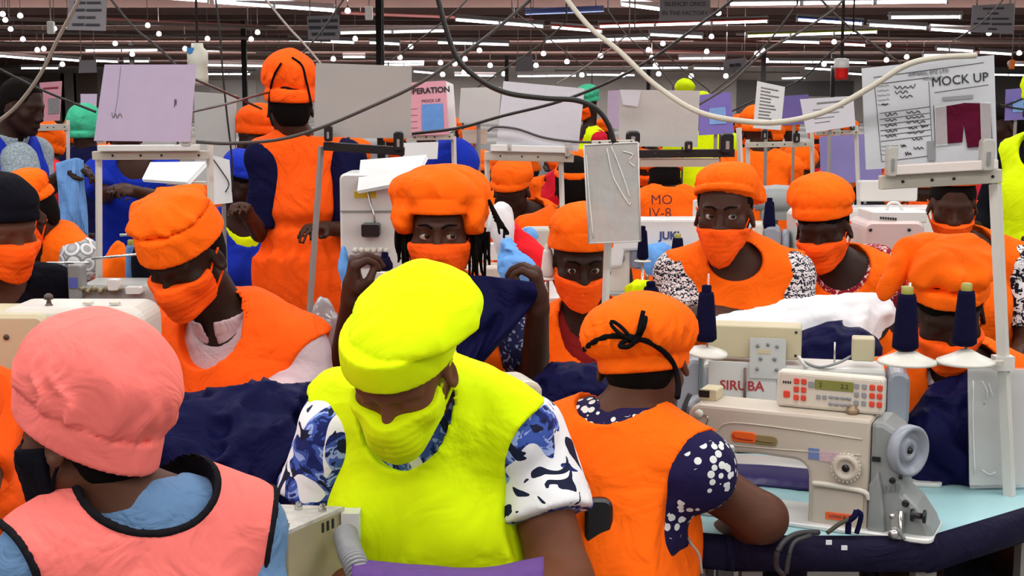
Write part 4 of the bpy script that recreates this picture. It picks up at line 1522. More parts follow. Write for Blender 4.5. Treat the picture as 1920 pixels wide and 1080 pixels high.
# ------------------------------------------------------------------ tables, machines, thread stands
TZ = .72
BEIGE = plain('machine_beige', (.52, .455, .38), rough=.38, noise=.08, nscale=8)
CREAM = plain('machine_cream', (.62, .58, .50), rough=.4, noise=.08, nscale=8)
OLDB = plain('control_beige', (.52, .46, .30), rough=.45, noise=.1, nscale=6)
MGREY = plain('machine_grey', (.24, .255, .25), rough=.35, noise=.08, nscale=8)
BGREY = plain('machine_blue_grey', (.27, .29, .34), rough=.3)
STEEL = plain('bright_steel', (.55, .55, .54), rough=.25, metal=.9)
RAIL = plain('beige_rail', (.50, .47, .40), rough=.45, noise=.1, nscale=10)
POSTM = plain('post_white', (.60, .58, .54), rough=.4)
POSTG = plain('post_grey', (.27, .25, .24), rough=.5)
BLACKP = plain('black_plastic', (.008, .008, .010), rough=.35)
AQUA = plain('aqua_laminate', (.36, .60, .64), rough=.3, noise=.04)
WHITEL = plain('white_laminate', (.66, .66, .64), rough=.25)
NAVYP = cloth('navy_padding', (.012, .010, .028), rough=.6)
NAVYT = plain('navy_thread', (.0055, .005, .026), rough=.85, spec=.06, bump=.7, bscale=420)
SKYT = plain('sky_thread', (.12, .25, .55), rough=.75, bump=.7, bscale=420)
WHITET = plain('white_thread', (.68, .67, .64), rough=.75, bump=.5, bscale=420)
OLIVE = plain('olive_plastic', (.30, .28, .05), rough=.5)
DISHM = plain('dish_white', (.66, .64, .58), rough=.35)
REDK = plain('red_key', (.62, .055, .03), rough=.4)
GREYK = plain('grey_key', (.26, .26, .28), rough=.4)
LCD = plain('lcd_green', (.20, .20, .05), rough=.25)
INK = plain('ink_black', (.02, .02, .022), rough=.7)
PAPERW = plain('paper_white', (.68, .69, .69), rough=.7, noise=.05, nscale=12)


def table(label, poly, z=TZ, th=.035, mat=WHITEL, edge=None, legs=True, name='sewing_table', cat='table'):
    c = np.mean(np.array(poly), 0)
    r = empty(name, (c[0], c[1], 0), label, cat)
    pl = [(a - c[0], b - c[1]) for a, b in poly]
    MB().prism(pl, z - th, z, 'xy').build('tabletop', mat, r, bevel=.004)
    if legs:
        for a, b in pl[:4]:
            MB().box((a * .88, b * .88, (z - th) / 2), (.04, .04, z - th)).build('leg', POSTG, r)
    return r


def rect(x0, x1, y0, y1):
    return [(x0, y0), (x1, y0), (x1, y1), (x0, y1)]


def pzl(*uv):
    return [tuple(Pz(u, v, TZ)[:2]) for u, v in uv]


# main table with navy padded edge
O1 = Pz(1640, 1003, TZ)
tp = [(.30, 2.60), (.42, 2.565), (.80, 2.56), (1.12, 2.80), (1.36, 3.02), (1.2, 3.22), (.30, 3.22)]
T1 = table('aqua-topped sewing table with navy padded edge carrying the beige lockstitch machine', tp, mat=AQUA)
cc = np.mean(np.array(tp), 0)
for a, b in ((0, 1), (1, 2), (2, 3), (3, 4)):
    pa, pb = np.array((*(np.array(tp[a]) - cc), TZ - .028)), np.array((*(np.array(tp[b]) - cc), TZ - .028))
    dd = (pb - pa) / np.linalg.norm(pb - pa)
    nn = np.array((dd[1], -dd[0], 0)) * .012
    prof = MB()
    ring = [(.028 * math.cos(w) * .9, .036 * math.sin(w)) for w in np.linspace(0, 2 * math.pi, 12, endpoint=False)]
    V, F = [], []
    for p in (pa - dd * .01, pb + dd * .01):
        V += [p + nn / .012 * x + np.array((0, 0, y)) for x, y in ring]
    n = 12
    F = [(i, (i + 1) % n, n + (i + 1) % n, n + i) for i in range(n)] + [tuple(range(n - 1, -1, -1)), tuple(range(n, 2 * n))]
    prof.add(V, F, True)
    prof.build('padded_edge', NAVYP, T1)
table('long white sewing table under the crumpled navy jersey pile', rect(-1.62, -.36, 2.58, 2.98))
table('narrow white sewing table in front of the woman with dreadlocks', rect(-.33, .22, 2.78, 3.12))
table('white sewing table in front of the woman in plain orange cap', rect(.02, .46, 3.36, 3.84))
table('white sewing table under the white cloth heap', rect(.50, 1.25, 3.40, 3.78))
table('white sewing table at the woman with lace sleeve', rect(-2.05, -1.12, 3.85, 4.40))
table('low packing table with the beige switch box beside the lime-vested woman', rect(-.66, -.24, 2.04, 2.30), z=.70)
table('grey work table behind the lilac board', rect(-2.1, -1.25, 5.0, 5.45), mat=MGREY, z=.86)
table('white machine table behind the standing woman', rect(-.75, -.10, 4.40, 5.0))
table('white machine table behind the clear plastic sleeve', rect(.25, 1.45, 4.85, 5.35), z=.84)
table('white machine table behind the red bundle', rect(-.2, .5, 5.95, 6.15), z=.74)
table('long white machine table by the grey motor', rect(.75, 2.1, 5.6, 6.05))
table('white side table holding pale blue and red cloth', rect(-.08, .25, 4.2, 4.6), z=.955)
table('white machine table under the mock-up board', rect(1.15, 1.60, 4.62, 5.0))


def cone(label, u, v0, v1, Y, mat, wpx=None, group=None, tip=OLIVE, dish=True):
    """cone of thread standing with its base at pixel row v1 and top at v0"""
    b, t = P(u, v1, Y), P(u, v0, Y)
    h = t[2] - b[2]
    r0 = (wpx / 2 * Y / FPX) if wpx else h * .25
    e = empty('thread_cone', b, label, 'thread cone', group)
    MB().lathe([(r0 * .72, 0), (r0, .006), (r0 * .98, .02), (r0 * .70, h - .008), (r0 * .62, h)], (0, 0, 0), (0, 0, 1), 22).build('thread', mat, e)
    MB().lathe([(r0 * .42, 0), (r0 * .44, h + .001), (r0 * .44, h + .014), (r0 * .3, h + .016)], (0, 0, 0), (0, 0, 1), 14).build('core', tip, e)
    return b, r0


# --- machine body shared by several machines: local x along the arm, y away, z up
def m_silhouette():
    P_ = [(-.13, 0), (-.1315, .095)]
    for t in np.linspace(0, math.pi / 2, 6):
        P_.append((-.1615 + .03 * math.cos(t), .10 + .031 * math.sin(t)))
    P_ += [(-.235, .134), (-.332, .130), (-.338, .082), (-.376, .080), (-.380, .205), (-.372, .219), (-.355, .2245), (-.015, .2245), (-.015, 0)]
    return P_


def shift(o, p, rz):
    o.location = p
    o.rotation_euler = (0, 0, rz)


PHI = math.radians(25)
M1 = empty('sewing_machine', O1, 'beige industrial lockstitch machine with grey handwheel end and keypad panel', 'sewing machine', rz=-PHI)
MB().prism(m_silhouette(), 0.0, .105, 'xz').build('arm', BEIGE, M1, bevel=.007)
MB().rbox((-.15, .055, .005), (.52, .15, .010), .02, ax=2).build('bed', WHITEL, M1)
MB().rbox((-.33, .05, .012), (.06, .08, .006), .01, ax=2).build('needle_plate', STEEL, M1)
MB().tube([(-.352, .045, .085), (-.352, .045, .018)], .005, 8).build('needle_bar', STEEL, M1)
MB().box((-.352, .045, .022), (.022, .035, .006)).build('presser_foot', STEEL, M1)
# relief line on the arm
rl = spline([(-.318, -.0005, .150), (-.316, -.0005, .175), (-.300, -.0005, .190), (-.26, -.0005, .194), (-.16, -.0005, .192), (-.03, -.0005, .186)], 6)
MB().tube(rl, .0018, 6).build('relief_line', BEIGE, M1)
rl2 = spline([(-.318, -.0005, .150), (-.27, -.0005, .147), (-.16, -.0005, .150), (-.03, -.0005, .155)], 6)
MB().tube(rl2, .0014, 6).build('relief_line', BEIGE, M1)
# label, half orange half olive
MB().rbox((-.262, -.001, .1665), (.052, .004, .022), .009).build('label_plate', plain('label_orange', (.80, .12, .012), rough=.35), M1)
lp = MB().rbox((-.219, -.0006, .1645), (.050, .004, .020), .0095).build('label_plate', plain('label_olive', (.26, .20, .085), rough=.35), M1)
MB().tube(spline([(-.283, -.003, .170), (-.281, -.003, .1645), (-.262, -.003, .1625), (-.243, -.003, .1625)], 5), .0016, 6).build('print_mark', plain('label_print', (.30, .02, .008)), M1)
MB().tube(spline([(-.237, -.003, .163), (-.220, -.003, .1615), (-.203, -.003, .162)], 5), .0014, 6).build('print_mark', plain('label_print_dark', (.15, .09, .02)), M1)
MB().box((-.122, -.0005, .1475), (.021, .002, .022)).build('sticker', plain('sticker_blue', (.14, .2, .42)), M1)
MB().box((-.091, -.0005, .1455), (.040, .002, .022)).build('sticker', plain('sticker_pinkwhite', (.55, .38, .42), noise=.3, nscale=160), M1)
# stitch dial
MB().lathe([(.026, 0), (.027, .004), (.026, .014), (.018, .018), (.016, .013), (.008, .013)], (-.057, 0, .129), (0, -1, 0), 28).build('stitch_dial', BEIGE, M1)
dk = MB()
for k in range(22):
    w = 2 * math.pi * k / 22
    dk.box((-.057 + .0268 * math.cos(w), -.009, .129 + .0268 * math.sin(w)), (.0035, .010, .0035), roty(-w))
dk.build('dial_knurl', CREAM, M1)
MB().lathe([(.0075, .012), (.0075, .015)], (-.057, 0, .129), (0, -1, 0), 14).build('dial_centre', BLACKP, M1)
# reverse lever shelf and cover plate
MB().tube(spline([(-.122, -.003, .089), (-.09, -.005, .090), (-.04, -.005, .087), (-.018, -.005, .082), (-.012, -.004, .070)], 6), .0055, 8).build('reverse_lever', CREAM, M1)
MB().rbox((-.072, -.001, .040), (.098, .004, .078), .008).build('cover_plate', BEIGE, M1)
MB().rbox((-.070, -.004, .0285), (.050, .003, .015), .002).build('name_plate', plain('plate_orange', (.72, .11, .03), rough=.4), M1)
t = link('lettering', text_mesh('LONG BL', .0085), INK, M1)
t.location = (-.070, -.0058, .0283)
t.rotation_euler = (math.pi / 2, 0, 0)
# grey end
MB().prism([(-.0145, 0), (-.0145, .222), (.010, .2215), (.038, .205), (.046, .17), (.046, .11), (.052, .085), (.075, .065), (.10, .03), (.112, 0)], .002, .112, 'xz').build('end_cover', MGREY, M1, bevel=.010)
MB().prism([(-.013, 0), (-.013, .10), (.004, .13), (.012, .09), (.022, .0)], -.010, .02, 'xz').build('end_rib', MGREY, M1, bevel=.006)
MB().box((-.002, -.0005, .150), (.016, .004, .009)).build('latch', BLACKP, M1)
WAX = (math.cos(.52), -math.sin(.52), .0)
hw = MB().lathe([(.040, 0), (.049, .004), (.050, .012), (.049, .026), (.042, .028), (.038, .016), (.024, .014), (.022, .020), (.010, .021), (.009, .012)], (.040, .030, .168), WAX, 36).build('handwheel', BGREY, M1)
MB().lathe([(.006, .012), (.006, .022)], (.040, .030, .168), WAX, 12).build('wheel_hub', BLACKP, hw)
for x, z, r in ((.030, .112, .006), (.056, .070, .007), (.045, .12, .004)):
    MB().lathe([(r, 0), (r, .004), (r * .6, .005)], (x, .0, z), (0, -1, 0), 12).build('screw', BLACKP, M1)
for k, hh_ in enumerate((.013, .011, .014, .012, .013, .015)):
    MB().box((.000 + .008 * k, .001, .090 + .0015 * k), (.005, .003, hh_)).build('embossed_mark', plain('embossed_grey', (.17, .18, .18)), M1)
# bobbin winder
bw = MB().box((.045, -.012, .030), (.022, .022, .05)).build('bobbin_winder', STEEL, M1)
MB().lathe([(.012, 0), (.013, .006), (.006, .008), (.006, .022), (.013, .023), (.013, .028)], (.068, -.012, .052), (1, 0, 0), 16).build('winder_wheel', BLACKP, bw)
MB().tube([(.050, -.022, .060), (.052, -.026, .02), (.060, -.026, .006)], .004, 8).build('winder_arm', STEEL, bw)
MB().lathe([(.009, 0), (.010, .003), (.009, .012)], (.040, -.024, .016), (0, -1, 0), 14).build('winder_disc', STEEL, bw)
MB().lathe([(.004, 0), (.006, .002), (.005, .008)], (.036, -.024, .050), (0, -1, 0), 10).build('winder_screw', STEEL, bw)
# needle-end fittings
MB().lathe([(.008, 0), (.009, .004), (.007, .012)], (-.355, 0, .206), (0, -1, 0), 14).build('thread_guide', CREAM, M1)
MB().tube(spline([(-.345, -.004, .205), (-.335, -.008, .200), (-.34, -.006, .185), (-.352, -.006, .172)], 5), .002, 6).build('thread_lever', STEEL, M1)
MB().tube(spline([(-.365, -.004, .150), (-.35, -.012, .146), (-.335, -.006, .142)], 5), .005, 8).build('tension_post', plain('tension_dark', (.10, .08, .07), rough=.4), M1)
MB().lathe([(.012, 0), (.013, .003), (.012, .008)], (-.352, 0, .135), (0, -1, 0), 16).build('tension_disc', STEEL, M1)
MB().rbox((-.388, .05, .175), (.022, .08, .10), .012).build('face_plate', BGREY, M1)
MB().tube(spline([(-.382, .02, .24), (-.388, .01, .22), (-.39, .0, .19), (-.386, -.004, .165)], 6), .005, 8).build('take_up_guard', plain('guard_black', (.03, .03, .035), rough=.35), M1)
MB().tube(spline([(-.31, .03, .125), (-.33, .02, .10), (-.345, .02, .06)], 6), .0022, 6).build('cable', WHITEL, M1)
MB().tube(spline([(-.30, .03, .125), (-.325, .02, .095), (-.345, .03, .06)], 6), .0022, 6).build('cable', MGREY, M1)
fin = MB().lathe([(.010, 0), (.012, .004), (.012, .010), (.008, .012), (.006, .018)], (-.058, .04, .2245), (0, 0, 1), 14).build('thread_knob', plain('brass_worn', (.28, .20, .12), rough=.5, metal=.5), M1)
# keypad panel on the arm
pan = MB().rbox((-.105, .060, .262), (.210, .030, .072), .008).build('control_panel', CREAM, M1)
pan.location = (0, 0, 0)
PF = .0445
MB().rbox((-.105, PF, .262), (.196, .002, .062), .004).build('panel_face', plain('panel_face', (.60, .54, .46), rough=.4), pan)
key_me = MB().rbox((0, 0, 0), (.0105, .005, .0115), .0025).mesh('key')


def key(x, z, m, s=1.0):
    o = bpy.data.objects.new('key', key_me)
    if not key_me.materials:
        key_me.materials.append(m)
    col.objects.link(o)
    o.parent = pan
    o.location = (x, PF - .001, z)
    o.scale = (s, 1, s)
    o.material_slots[0].link = 'OBJECT'
    o.material_slots[0].material = m


for j in range(3):
    for k in range(2):
        key(-.170 + .0145 * k, .280 - .0165 * j, REDK)
        key(-.022 + .0145 * k, .280 - .0165 * j, REDK)
        key(-.052 + .0145 * k, .280 - .0165 * j, GREYK, .9)
key(-.189, .252, REDK, 1.25)
key(-.141, .276, GREYK, 1.1)
for k in range(2):
    key(-.126 + .012 * k, .252, GREYK, .8)
oval = MB().lathe([(.0045, 0), (.005, .002), (.004, .003)], (0, 0, 0), (0, -1, 0), 12).mesh('oval_key')
oval.materials.append(GREYK)
for k in range(4):
    for j in range(2):
        o = link('oval_key', oval, None, pan)
        o.location = (-.101 + .0115 * k, PF - .001, .254 - .0135 * j)
        o.scale = (1.1, 1, .75)
MB().rbox((-.096, PF - .001, .277), (.076, .003, .020), .002).build('display', LCD, pan)
for s, x in (('2', -.122), ('2.2', -.075)):
    t = link('display_digits', text_mesh(s, .013), plain('lcd_ink', (.03, .03, .01)), pan)
    t.location = (x, PF - .0028, .2765)
    t.rotation_euler = (math.pi / 2, 0, 0)
for k in range(4):
    MB().box((-.196 + .0045 * k, PF - .0012, .276), (.003, .001, .005)).build('print_mark', INK, pan)
MB().box((-.105, .075, .232), (.10, .02, .02)).build('panel_bracket', MGREY, pan)
MB().rbox((-.350, .065, .236), (.036, .05, .024), .004).build('light_sensor', OLDB, M1)
MB().box((-.358, .039, .238), (.022, .003, .014)).build('sensor_window', BLACKP, M1)

# --- the machine standing back to back behind it
O2 = Pz(1668, 905, TZ)
PH2 = math.radians(12)
M2 = empty('sewing_machine', O2, 'white sewing machine seen from its back with red maker name and control box', 'sewing machine', rz=-PH2)
sil2 = [(x * 1.12, z * 1.12) for x, z in m_silhouette()]
MB().prism(sil2, 0, .11, 'xz').build('arm', plain('machine_white', (.60, .59, .56), rough=.35, noise=.06, nscale=8), M2, bevel=.008)
MB().rbox((-.17, .06, .005), (.56, .17, .010), .02, ax=2).build('bed', WHITEL, M2)
MB().rbox((.012, .055, .185), (.046, .125, .125), .020).build('end_cover', BGREY, M2)
MB().prism([(-.475, .06), (-.462, .24), (-.44, .262), (-.415, .262), (-.40, .20), (-.405, .06)], -.012, .12, 'xz').build('head_cover', BGREY, M2, bevel=.012)
MB().lathe([(.040, 0), (.046, .006), (.046, .022), (.03, .026)], (-.47, .055, .16), (-1, 0, 0), 28).build('handwheel', BGREY, M2)
MB().rbox((-.325, -.002, .205), (.15, .004, .105), .004).build('back_plate', plain('back_plate', (.60, .60, .58), rough=.35), M2)
t = link('lettering', text_mesh('SIRUBA', .030, ext=.0004, bold=.0006), plain('maker_red', (.36, .035, .04)), M2)
t.location = (-.325, -.0048, .203)
t.rotation_euler = (math.pi / 2, 0, 0)
bx = MB().rbox((-.300, .045, .300), (.205, .075, .072), .006).build('control_box', OLDB, M2)
for x in (-.392, -.21):
    for z in (.274, .326):
        MB().lathe([(.003, 0), (.003, .002)], (x, .0075, z), (0, -1, 0), 8).build('screw', BLACKP, bx)
MB().box((-.27, -.006, .268), (.078, .004, .090)).build('bracket_plate', plain('bracket_grey', (.50, .51, .50), rough=.4), M2)
for x, z, r in ((-.292, .296, .004), (-.27, .3, .004), (-.25, .296, .004), (-.285, .268, .0045), (-.255, .268, .0045), (-.292, .244, .004), (-.250, .244, .004)):
    MB().lathe([(r, 0), (r, .003)], (x, -.008, z), (0, -1, 0), 8).build('bracket_screw', MGREY, M2)
MB().box((-.278, -.0085, .283), (.03, .001, .009)).build('bracket_slot', OLDB, M2)
MB().tube([(-.318, -.008, .245), (-.318, -.008, .165)], .0035, 6).build('rod', plain('rod_brown', (.16, .10, .09), rough=.5), M2)
MB().rbox((-.065, .03, .292), (.048, .05, .050), .006, ax=2).build('lamp_box', OLDB, M2)
MB().tube(spline([(-.20, .02, .262), (-.16, .0, .252), (-.12, .0, .262), (-.09, .02, .275)], 6), .003, 6).build('cable', MGREY, M2)
MB().tube(spline([(-.21, .02, .280), (-.195, .0, .262), (-.185, .0, .25)], 6), .004, 6).build('cable', WHITEL, M2)
MB().tube([(-.125, .05, .25), (-.125, .05, .300)], .0025, 6).build('spool_pin', STEEL, M2)

# --- stand with two cones and the board rail (right)
pb = P(1892, 948, 2.86)
pt = P(1868, 110, 2.86)
S1 = empty('thread_stand', (pb[0], pb[1], TZ), 'white flat thread stand post carrying two dishes beside the mock-up board', 'thread stand')
b0 = np.array((pb[0], pb[1], TZ))
q1 = P(1866, 345, 2.86)
MB().tube([(0, 0, 0), q1 - b0], .0135, 4, smooth=False).build('post', POSTM, S1)
for v, s in ((1, 1),):
    q = P(1880, 680, 2.86) - b0
    MB().box(q, (.040, .030, .030)).build('bracket', POSTM, S1)
    a, b = P(1880, 683, 2.83) - b0, P(1655, 676, 2.83) - b0
    MB().box((a + b) / 2, (np.linalg.norm(a - b), .018, .008)).build('cross_bar', RAIL, S1)
for u in (1701, 1811):
    q = P(u, 668, 2.80) - b0
    MB().lathe([(.060, -.014), (.058, -.008), (.030, .004), (.012, .014), (.004, .016)], q, (0, 0, 1), 24).build('dish', DISHM, S1)
    MB().tube([q + (0, 0, -.01), q + (0, 0, .152)], .003, 6).build('spindle', STEEL, S1)
cone('navy thread cone with olive tip beside the draped cap, on white dish', 1697, 551, 656, 2.80, NAVYT, 50)
cone('navy thread cone with olive tip on the dish next to the white post', 1808, 545, 648, 2.80, NAVYT, 46)
# stand at the back-to-back machine
pb = P(1320, 705, 2.98)
S2 = empty('thread_stand', (pb[0], pb[1], TZ), 'small white dish stand holding one navy cone beside the control box', 'thread stand')
b0 = np.array((pb[0], pb[1], TZ))
MB().tube([(0, .05, 0), (0, .05, P(1320, 655, 2.98)[2] - TZ), P(1322, 655, 2.98) - b0], .006, 6).build('post', STEEL, S2)
q = P(1326, 655, 2.95) - b0
MB().lathe([(.045, -.010), (.044, -.004), (.02, .004), (.004, .006)], q, (.08, -.1, 1), 24).build('dish', DISHM, S2)
MB().tube([q, q + (0, 0, .165)], .0025, 6).build('spindle', plain('spindle_pink', (.6, .3, .3)), S2)
cone('navy thread cone standing above the white control box', 1323, 548, 640, 2.95, NAVYT, 42, tip=NAVYT)
# other cones
for lab, u, v0, v1, Y, m, wpx, tp_ in (('dark navy cone on the machine behind the glancing woman', 1442, 378, 428, 5.8, NAVYT, 24, NAVYT), ('navy cone in front of the blue cloth beside lettered machine', 1270, 446, 500, 5.0, NAVYT, 28, OLIVE),
                                      ('narrow navy cone next to the clear plastic sleeve', 1205, 432, 486, 4.9, NAVYT, 22, NAVYT), ('navy cone in front of the lime scrap', 1220, 538, 568, 3.75, NAVYT, 40, NAVYT),
                                      ('white thread cone by the hand holding navy cloth', 1027, 468, 518, 3.85, WHITET, 26, WHITET), ('sky blue thread cone on the overlock machine', 247, 460, 522, 3.9, SKYT, 24, OLIVE), ('squat black cone by the tall white machine', 722, 482, 506, 4.4, NAVYT, 30, NAVYT)):
    bb, r0 = cone(lab, u, v0, v1, Y, m, wpx, tip=tp_)
    e = empty('thread_stand', (bb[0], bb[1], TZ), 'slim dish stand under the ' + lab.split(' ', 1)[0] + ' ' + ' '.join(lab.split()[1:9]), 'thread stand')
    MB().lathe([(r0 * 1.5, -.008), (r0 * 1.4, -.004), (.004, -.001)], (0, 0, bb[2] - TZ), (0, 0, 1), 16).build('dish', DISHM, e)
    MB().tube([(0, 0, 0), (0, 0, bb[2] - TZ - .006)], .005, 6).build('post', STEEL, e)

# --- machines of the middle distance: rounded head, base, wheel, control strip
def mid_machine(label, u, v, Y, rz=0.0, s=1.0, mat=CREAM, name=None, endmat=BGREY, z=None, panel=True):
    """u, v: pixel of the column foot on the table"""
    p = P(u, v, Y)
    p[2] = z or TZ
    m = empty('sewing_machine', p, label, 'sewing machine', rz=rz)
    m.scale = (s, s, s)
    MB().prism(m_silhouette(), 0, .105, 'xz').build('arm', mat, m, bevel=.008)
    MB().rbox((-.17, .055, .005), (.50, .16, .012), .02, ax=2).build('bed', MGREY, m)
    MB().rbox((.010, .055, .15), (.05, .11, .13), .02).build('end_cover', endmat, m)
    MB().lathe([(.035, 0), (.045, .005), (.045, .02), (.03, .024)], (.036, .055, .16), (1, 0, 0), 20).build('handwheel', BGREY, m)
    MB().tube([(-.352, .045, .085), (-.352, .045, .014)], .006, 6).build('needle_bar', STEEL, m)
    if panel:
        MB().rbox((-.15, .05, .262), (.14, .03, .05), .006).build('control_panel', WHITEL, m)
    MB().lathe([(.02, 0), (.021, .01), (.012, .012)], (-.057, 0, .125), (0, -1, 0), 14).build('stitch_dial', MGREY, m)
    if name:
        t = link('lettering', text_mesh(name, .032, bold=.0012), plain('maker_blue', (.04, .06, .18)), m)
        t.location = (-.2, -.001, .175)
        t.rotation_euler = (math.pi / 2, 0, 0)
    return m


mid_machine('white machine with blue maker name under the lettered orange vest', 1380, 500, 5.1, 0.05, 1.25, WHITEL, 'JUKI', z=.84, panel=False)
mid_machine('pale machine beside the pile of blue cloth behind the masked girl', 1190, 520, 5.1, 0.1, 1.1, CREAM, z=.84, panel=False)
mid_machine('cream machine behind the shoulder of the woman in printed red sleeves', 1440, 470, 5.75, -.2, 1.45, CREAM)
mid_machine('white machine with small keypad beneath the mock-up board rail', 1790, 420, 5.75, 0.05, 1.75, WHITEL)
mid_machine('cream machine between the pink shirt and the lime cap', 632, 735, 2.86, math.pi + .3, 1.1, CREAM)
mid_machine('pale machine behind the bowed woman in front of red bundle', 900, 435, 6.02, 0.1, 1.5, CREAM)
mid_machine('cream machine behind the dark-haired worker', 1000, 500, 4.75, .2, 1.2, CREAM)

# pinkish overlock machine behind the draped cap
p0 = P(1672, 520, 4.72)
OM = empty('overlock_machine', (p0[0], p0[1], TZ), 'pinkish white overlock machine with rounded top behind the draped orange cap', 'sewing machine')
z0 = P(1672, 414, 4.72)[2] - TZ
hw_ = 58 * 4.72 / FPX
MB().rbox((0, .1, z0 / 2), (2 * hw_, .22, z0), .03).build('body', plain('overlock_pink', (.58, .44, .42), rough=.35), OM)
MB().rbox((.02, .10, z0 + .012), (2 * hw_ * .9, .20, .04), .012, ax=2).build('top_cover', WHITEL, OM)
for x in (-.082, .05):
    MB().lathe([(.006, 0), (.006, .004)], (x, -.012, z0 - .03), (0, -1, 0), 10).build('screw', BLACKP, OM)
MB().tube(spline([(-.01, .06, z0 + .03), (.0, .06, z0 + .055), (.03, .06, z0 + .055), (.045, .06, z0 + .03)], 6), .005, 8).build('carry_loop', WHITEL, OM)
for k in range(7):
    MB().box((-.045 + .0085 * k, -.0015, z0 + .010 - .0006 * k), (.0055, .003, .008)).build('print_mark', INK, OM)

# grey servo motor behind the glancing woman
p0 = P(1452, 372, 6.2)
SV = empty('servo_motor', p0, 'grey cylindrical motor on machine behind the glancing woman', 'motor')
MB().lathe([(.03, -.10), (.055, -.09), (.058, -.02), (.062, 0), (.058, .07), (.03, .085)], (0, 0, .0), (1, 0, 0), 22).build('casing', plain('motor_grey', (.33, .35, .35), rough=.35), SV)
MB().box((0, 0, -.07), (.12, .06, .05)).build('mount', MGREY, SV)
MB().tube([(0, 0, -.08), (0, 0, -p0[2])], .02, 6).build('pedestal', POSTG, SV)

# tall white button machine behind the dreadlocked woman
p0 = P(710, 560, 4.6)
z1 = P(700, 348, 4.6)[2]
BM = empty('button_machine', (p0[0], p0[1], .72), 'tall white machine cabinet with yellow warning sticker behind the turbaned woman', 'machine')
MB().rbox((-.02, .12, (z1 - .72) / 2 + .02), (.21, .24, z1 - .72 + .04), .02).build('cabinet', WHITEL, BM)
MB().box((-.04, -.0015, z1 - .72 - .03), (.072, .003, .022)).build('sticker', plain('sticker_yellow', (.62, .42, .02)), BM)
MB().tube([(-.03, -.012, z1 - .74), (-.01, -.018, z1 - .82), (.0, -.02, z1 - .88)], .004, 6).build('lever', STEEL, BM)
MB().rbox((-.02, -.025, z1 - .72 - .145), (.06, .05, .045), .008).build('switch_block', BLACKP, BM)
MB().box((-.02, -.004, z1 - .72 - .085), (.205, .006, .005)).build('seam_strip', MGREY, BM)
for k in range(6):
    MB().lathe([(.008, 0), (.010, .004), (.006, .010)], (-.075 + .02 * k, -.002, z1 - .72 - .215), (0, -1, 0), 10).build('guide_ring', CREAM, BM)
MB().rbox((-.03, -.006, z1 - .72 - .25), (.13, .012, .04), .004).build('thread_plate', plain('plate_mauve', (.20, .12, .14), noise=.3, nscale=60), BM)

# overlock machine at the left behind the cream arm
p0 = P(210, 600, 3.55)
LO = empty('overlock_machine', (p0[0], p0[1], TZ), 'grey overlock machine with thread guides and blue badge at the white post', 'sewing machine')
zz = P(210, 535, 3.55)[2] - TZ
MB().rbox((.0, .08, zz / 2), (.19, .16, zz), .02).build('body', plain('overlock_grey', (.36, .36, .34), rough=.35), LO)
MB().rbox((-.085, .0, zz + .01), (.035, .05, .09), .008).build('head', MGREY, LO)
MB().box((-.088, -.027, zz + .01), (.022, .003, .026)).build('badge', plain('badge_blue', (.09, .11, .42)), LO)
for k in range(7):
    MB().lathe([(.008, 0), (.009, .004), (.005, .016)], (-.07 + .016 * k, -.01, zz - .008 - .006 * (k % 2)), (0, -1, .2), 10).build('tension_knob', plain('knob_brass', (.30, .26, .16), rough=.4, metal=.4), LO)
MB().rbox((.015, -.02, zz + .005), (.028, .03, .03), .006).build('guard', WHITEL, LO)
MB().rbox((.065, -.015, zz - .01), (.04, .03, .02), .005).build('guard', WHITEL, LO)
for a, b in (((88, 493, 3.75), (168, 493, 3.75)), ((172, 485, 3.75), (280, 475, 3.75)), ((225, 441, 3.75), (278, 438, 3.75))):
    base = np.array((p0[0], p0[1], TZ))
    MB().tube([P(*a) - base, P(*b) - base], .004, 6).build('guide_rod', STEEL, LO)

# cream machine beside the pink cap
p0 = P(120, 760, 2.86)
LM = empty('sewing_machine', (p0[0], p0[1], TZ), 'large cream machine with beige end box behind the pink cap', 'sewing machine')
b0 = np.array((p0[0], p0[1], TZ))
zt = P(150, 570, 2.86)[2] - TZ
x0, x1 = P(-60, 600, 2.86)[0] - p0[0], P(284, 600, 2.86)[0] - p0[0]
MB().rbox(((x0 + x1) / 2 + .04, .02, zt - .055), (x1 - x0 - .08, .15, .11), .035, ax=1, n=6).build('arm', plain('cream_white', (.62, .59, .54), rough=.35), LM, bevel=.004)
MB().rbox((x0 + .07, .0, zt - .085), (.24, .17, .15), .022, ax=1, n=5).build('end_box', OLDB, LM)
MB().lathe([(.006, 0), (.006, .002)], P(12, 632, 2.775) - b0, (0, -1, 0), 12).build('screw_hole', plain('hole_brown', (.08, .05, .03)), LM)
MB().rbox((x1 - .06, .02, (zt - .05) / 2), (.11, .14, zt - .05), .02).build('column', CREAM, LM)
MB().rbox(((x0 + x1) / 2, .02, .006), (x1 - x0, .17, .012), .02, ax=2).build('bed', MGREY, LM)
MB().lathe([(.012, 0), (.010, .006), (.006, .010), (.004, .018), (.010, .020), (.009, .028), (.003, .032)], P(92, 577, 2.84) - b0 + (0, 0, -.002), (0, 0, 1), 12).build('thread_knob', plain('knob_dark', (.09, .07, .06), rough=.4, metal=.5), LM)
for u in (165, 215):
    MB().lathe([(.012, 0), (.010, .005), (.004, .006)], P(u, 562, 2.84) - b0 + (0, 0, -.008), (0, 0, 1), 12).build('oil_cap', CREAM, LM)

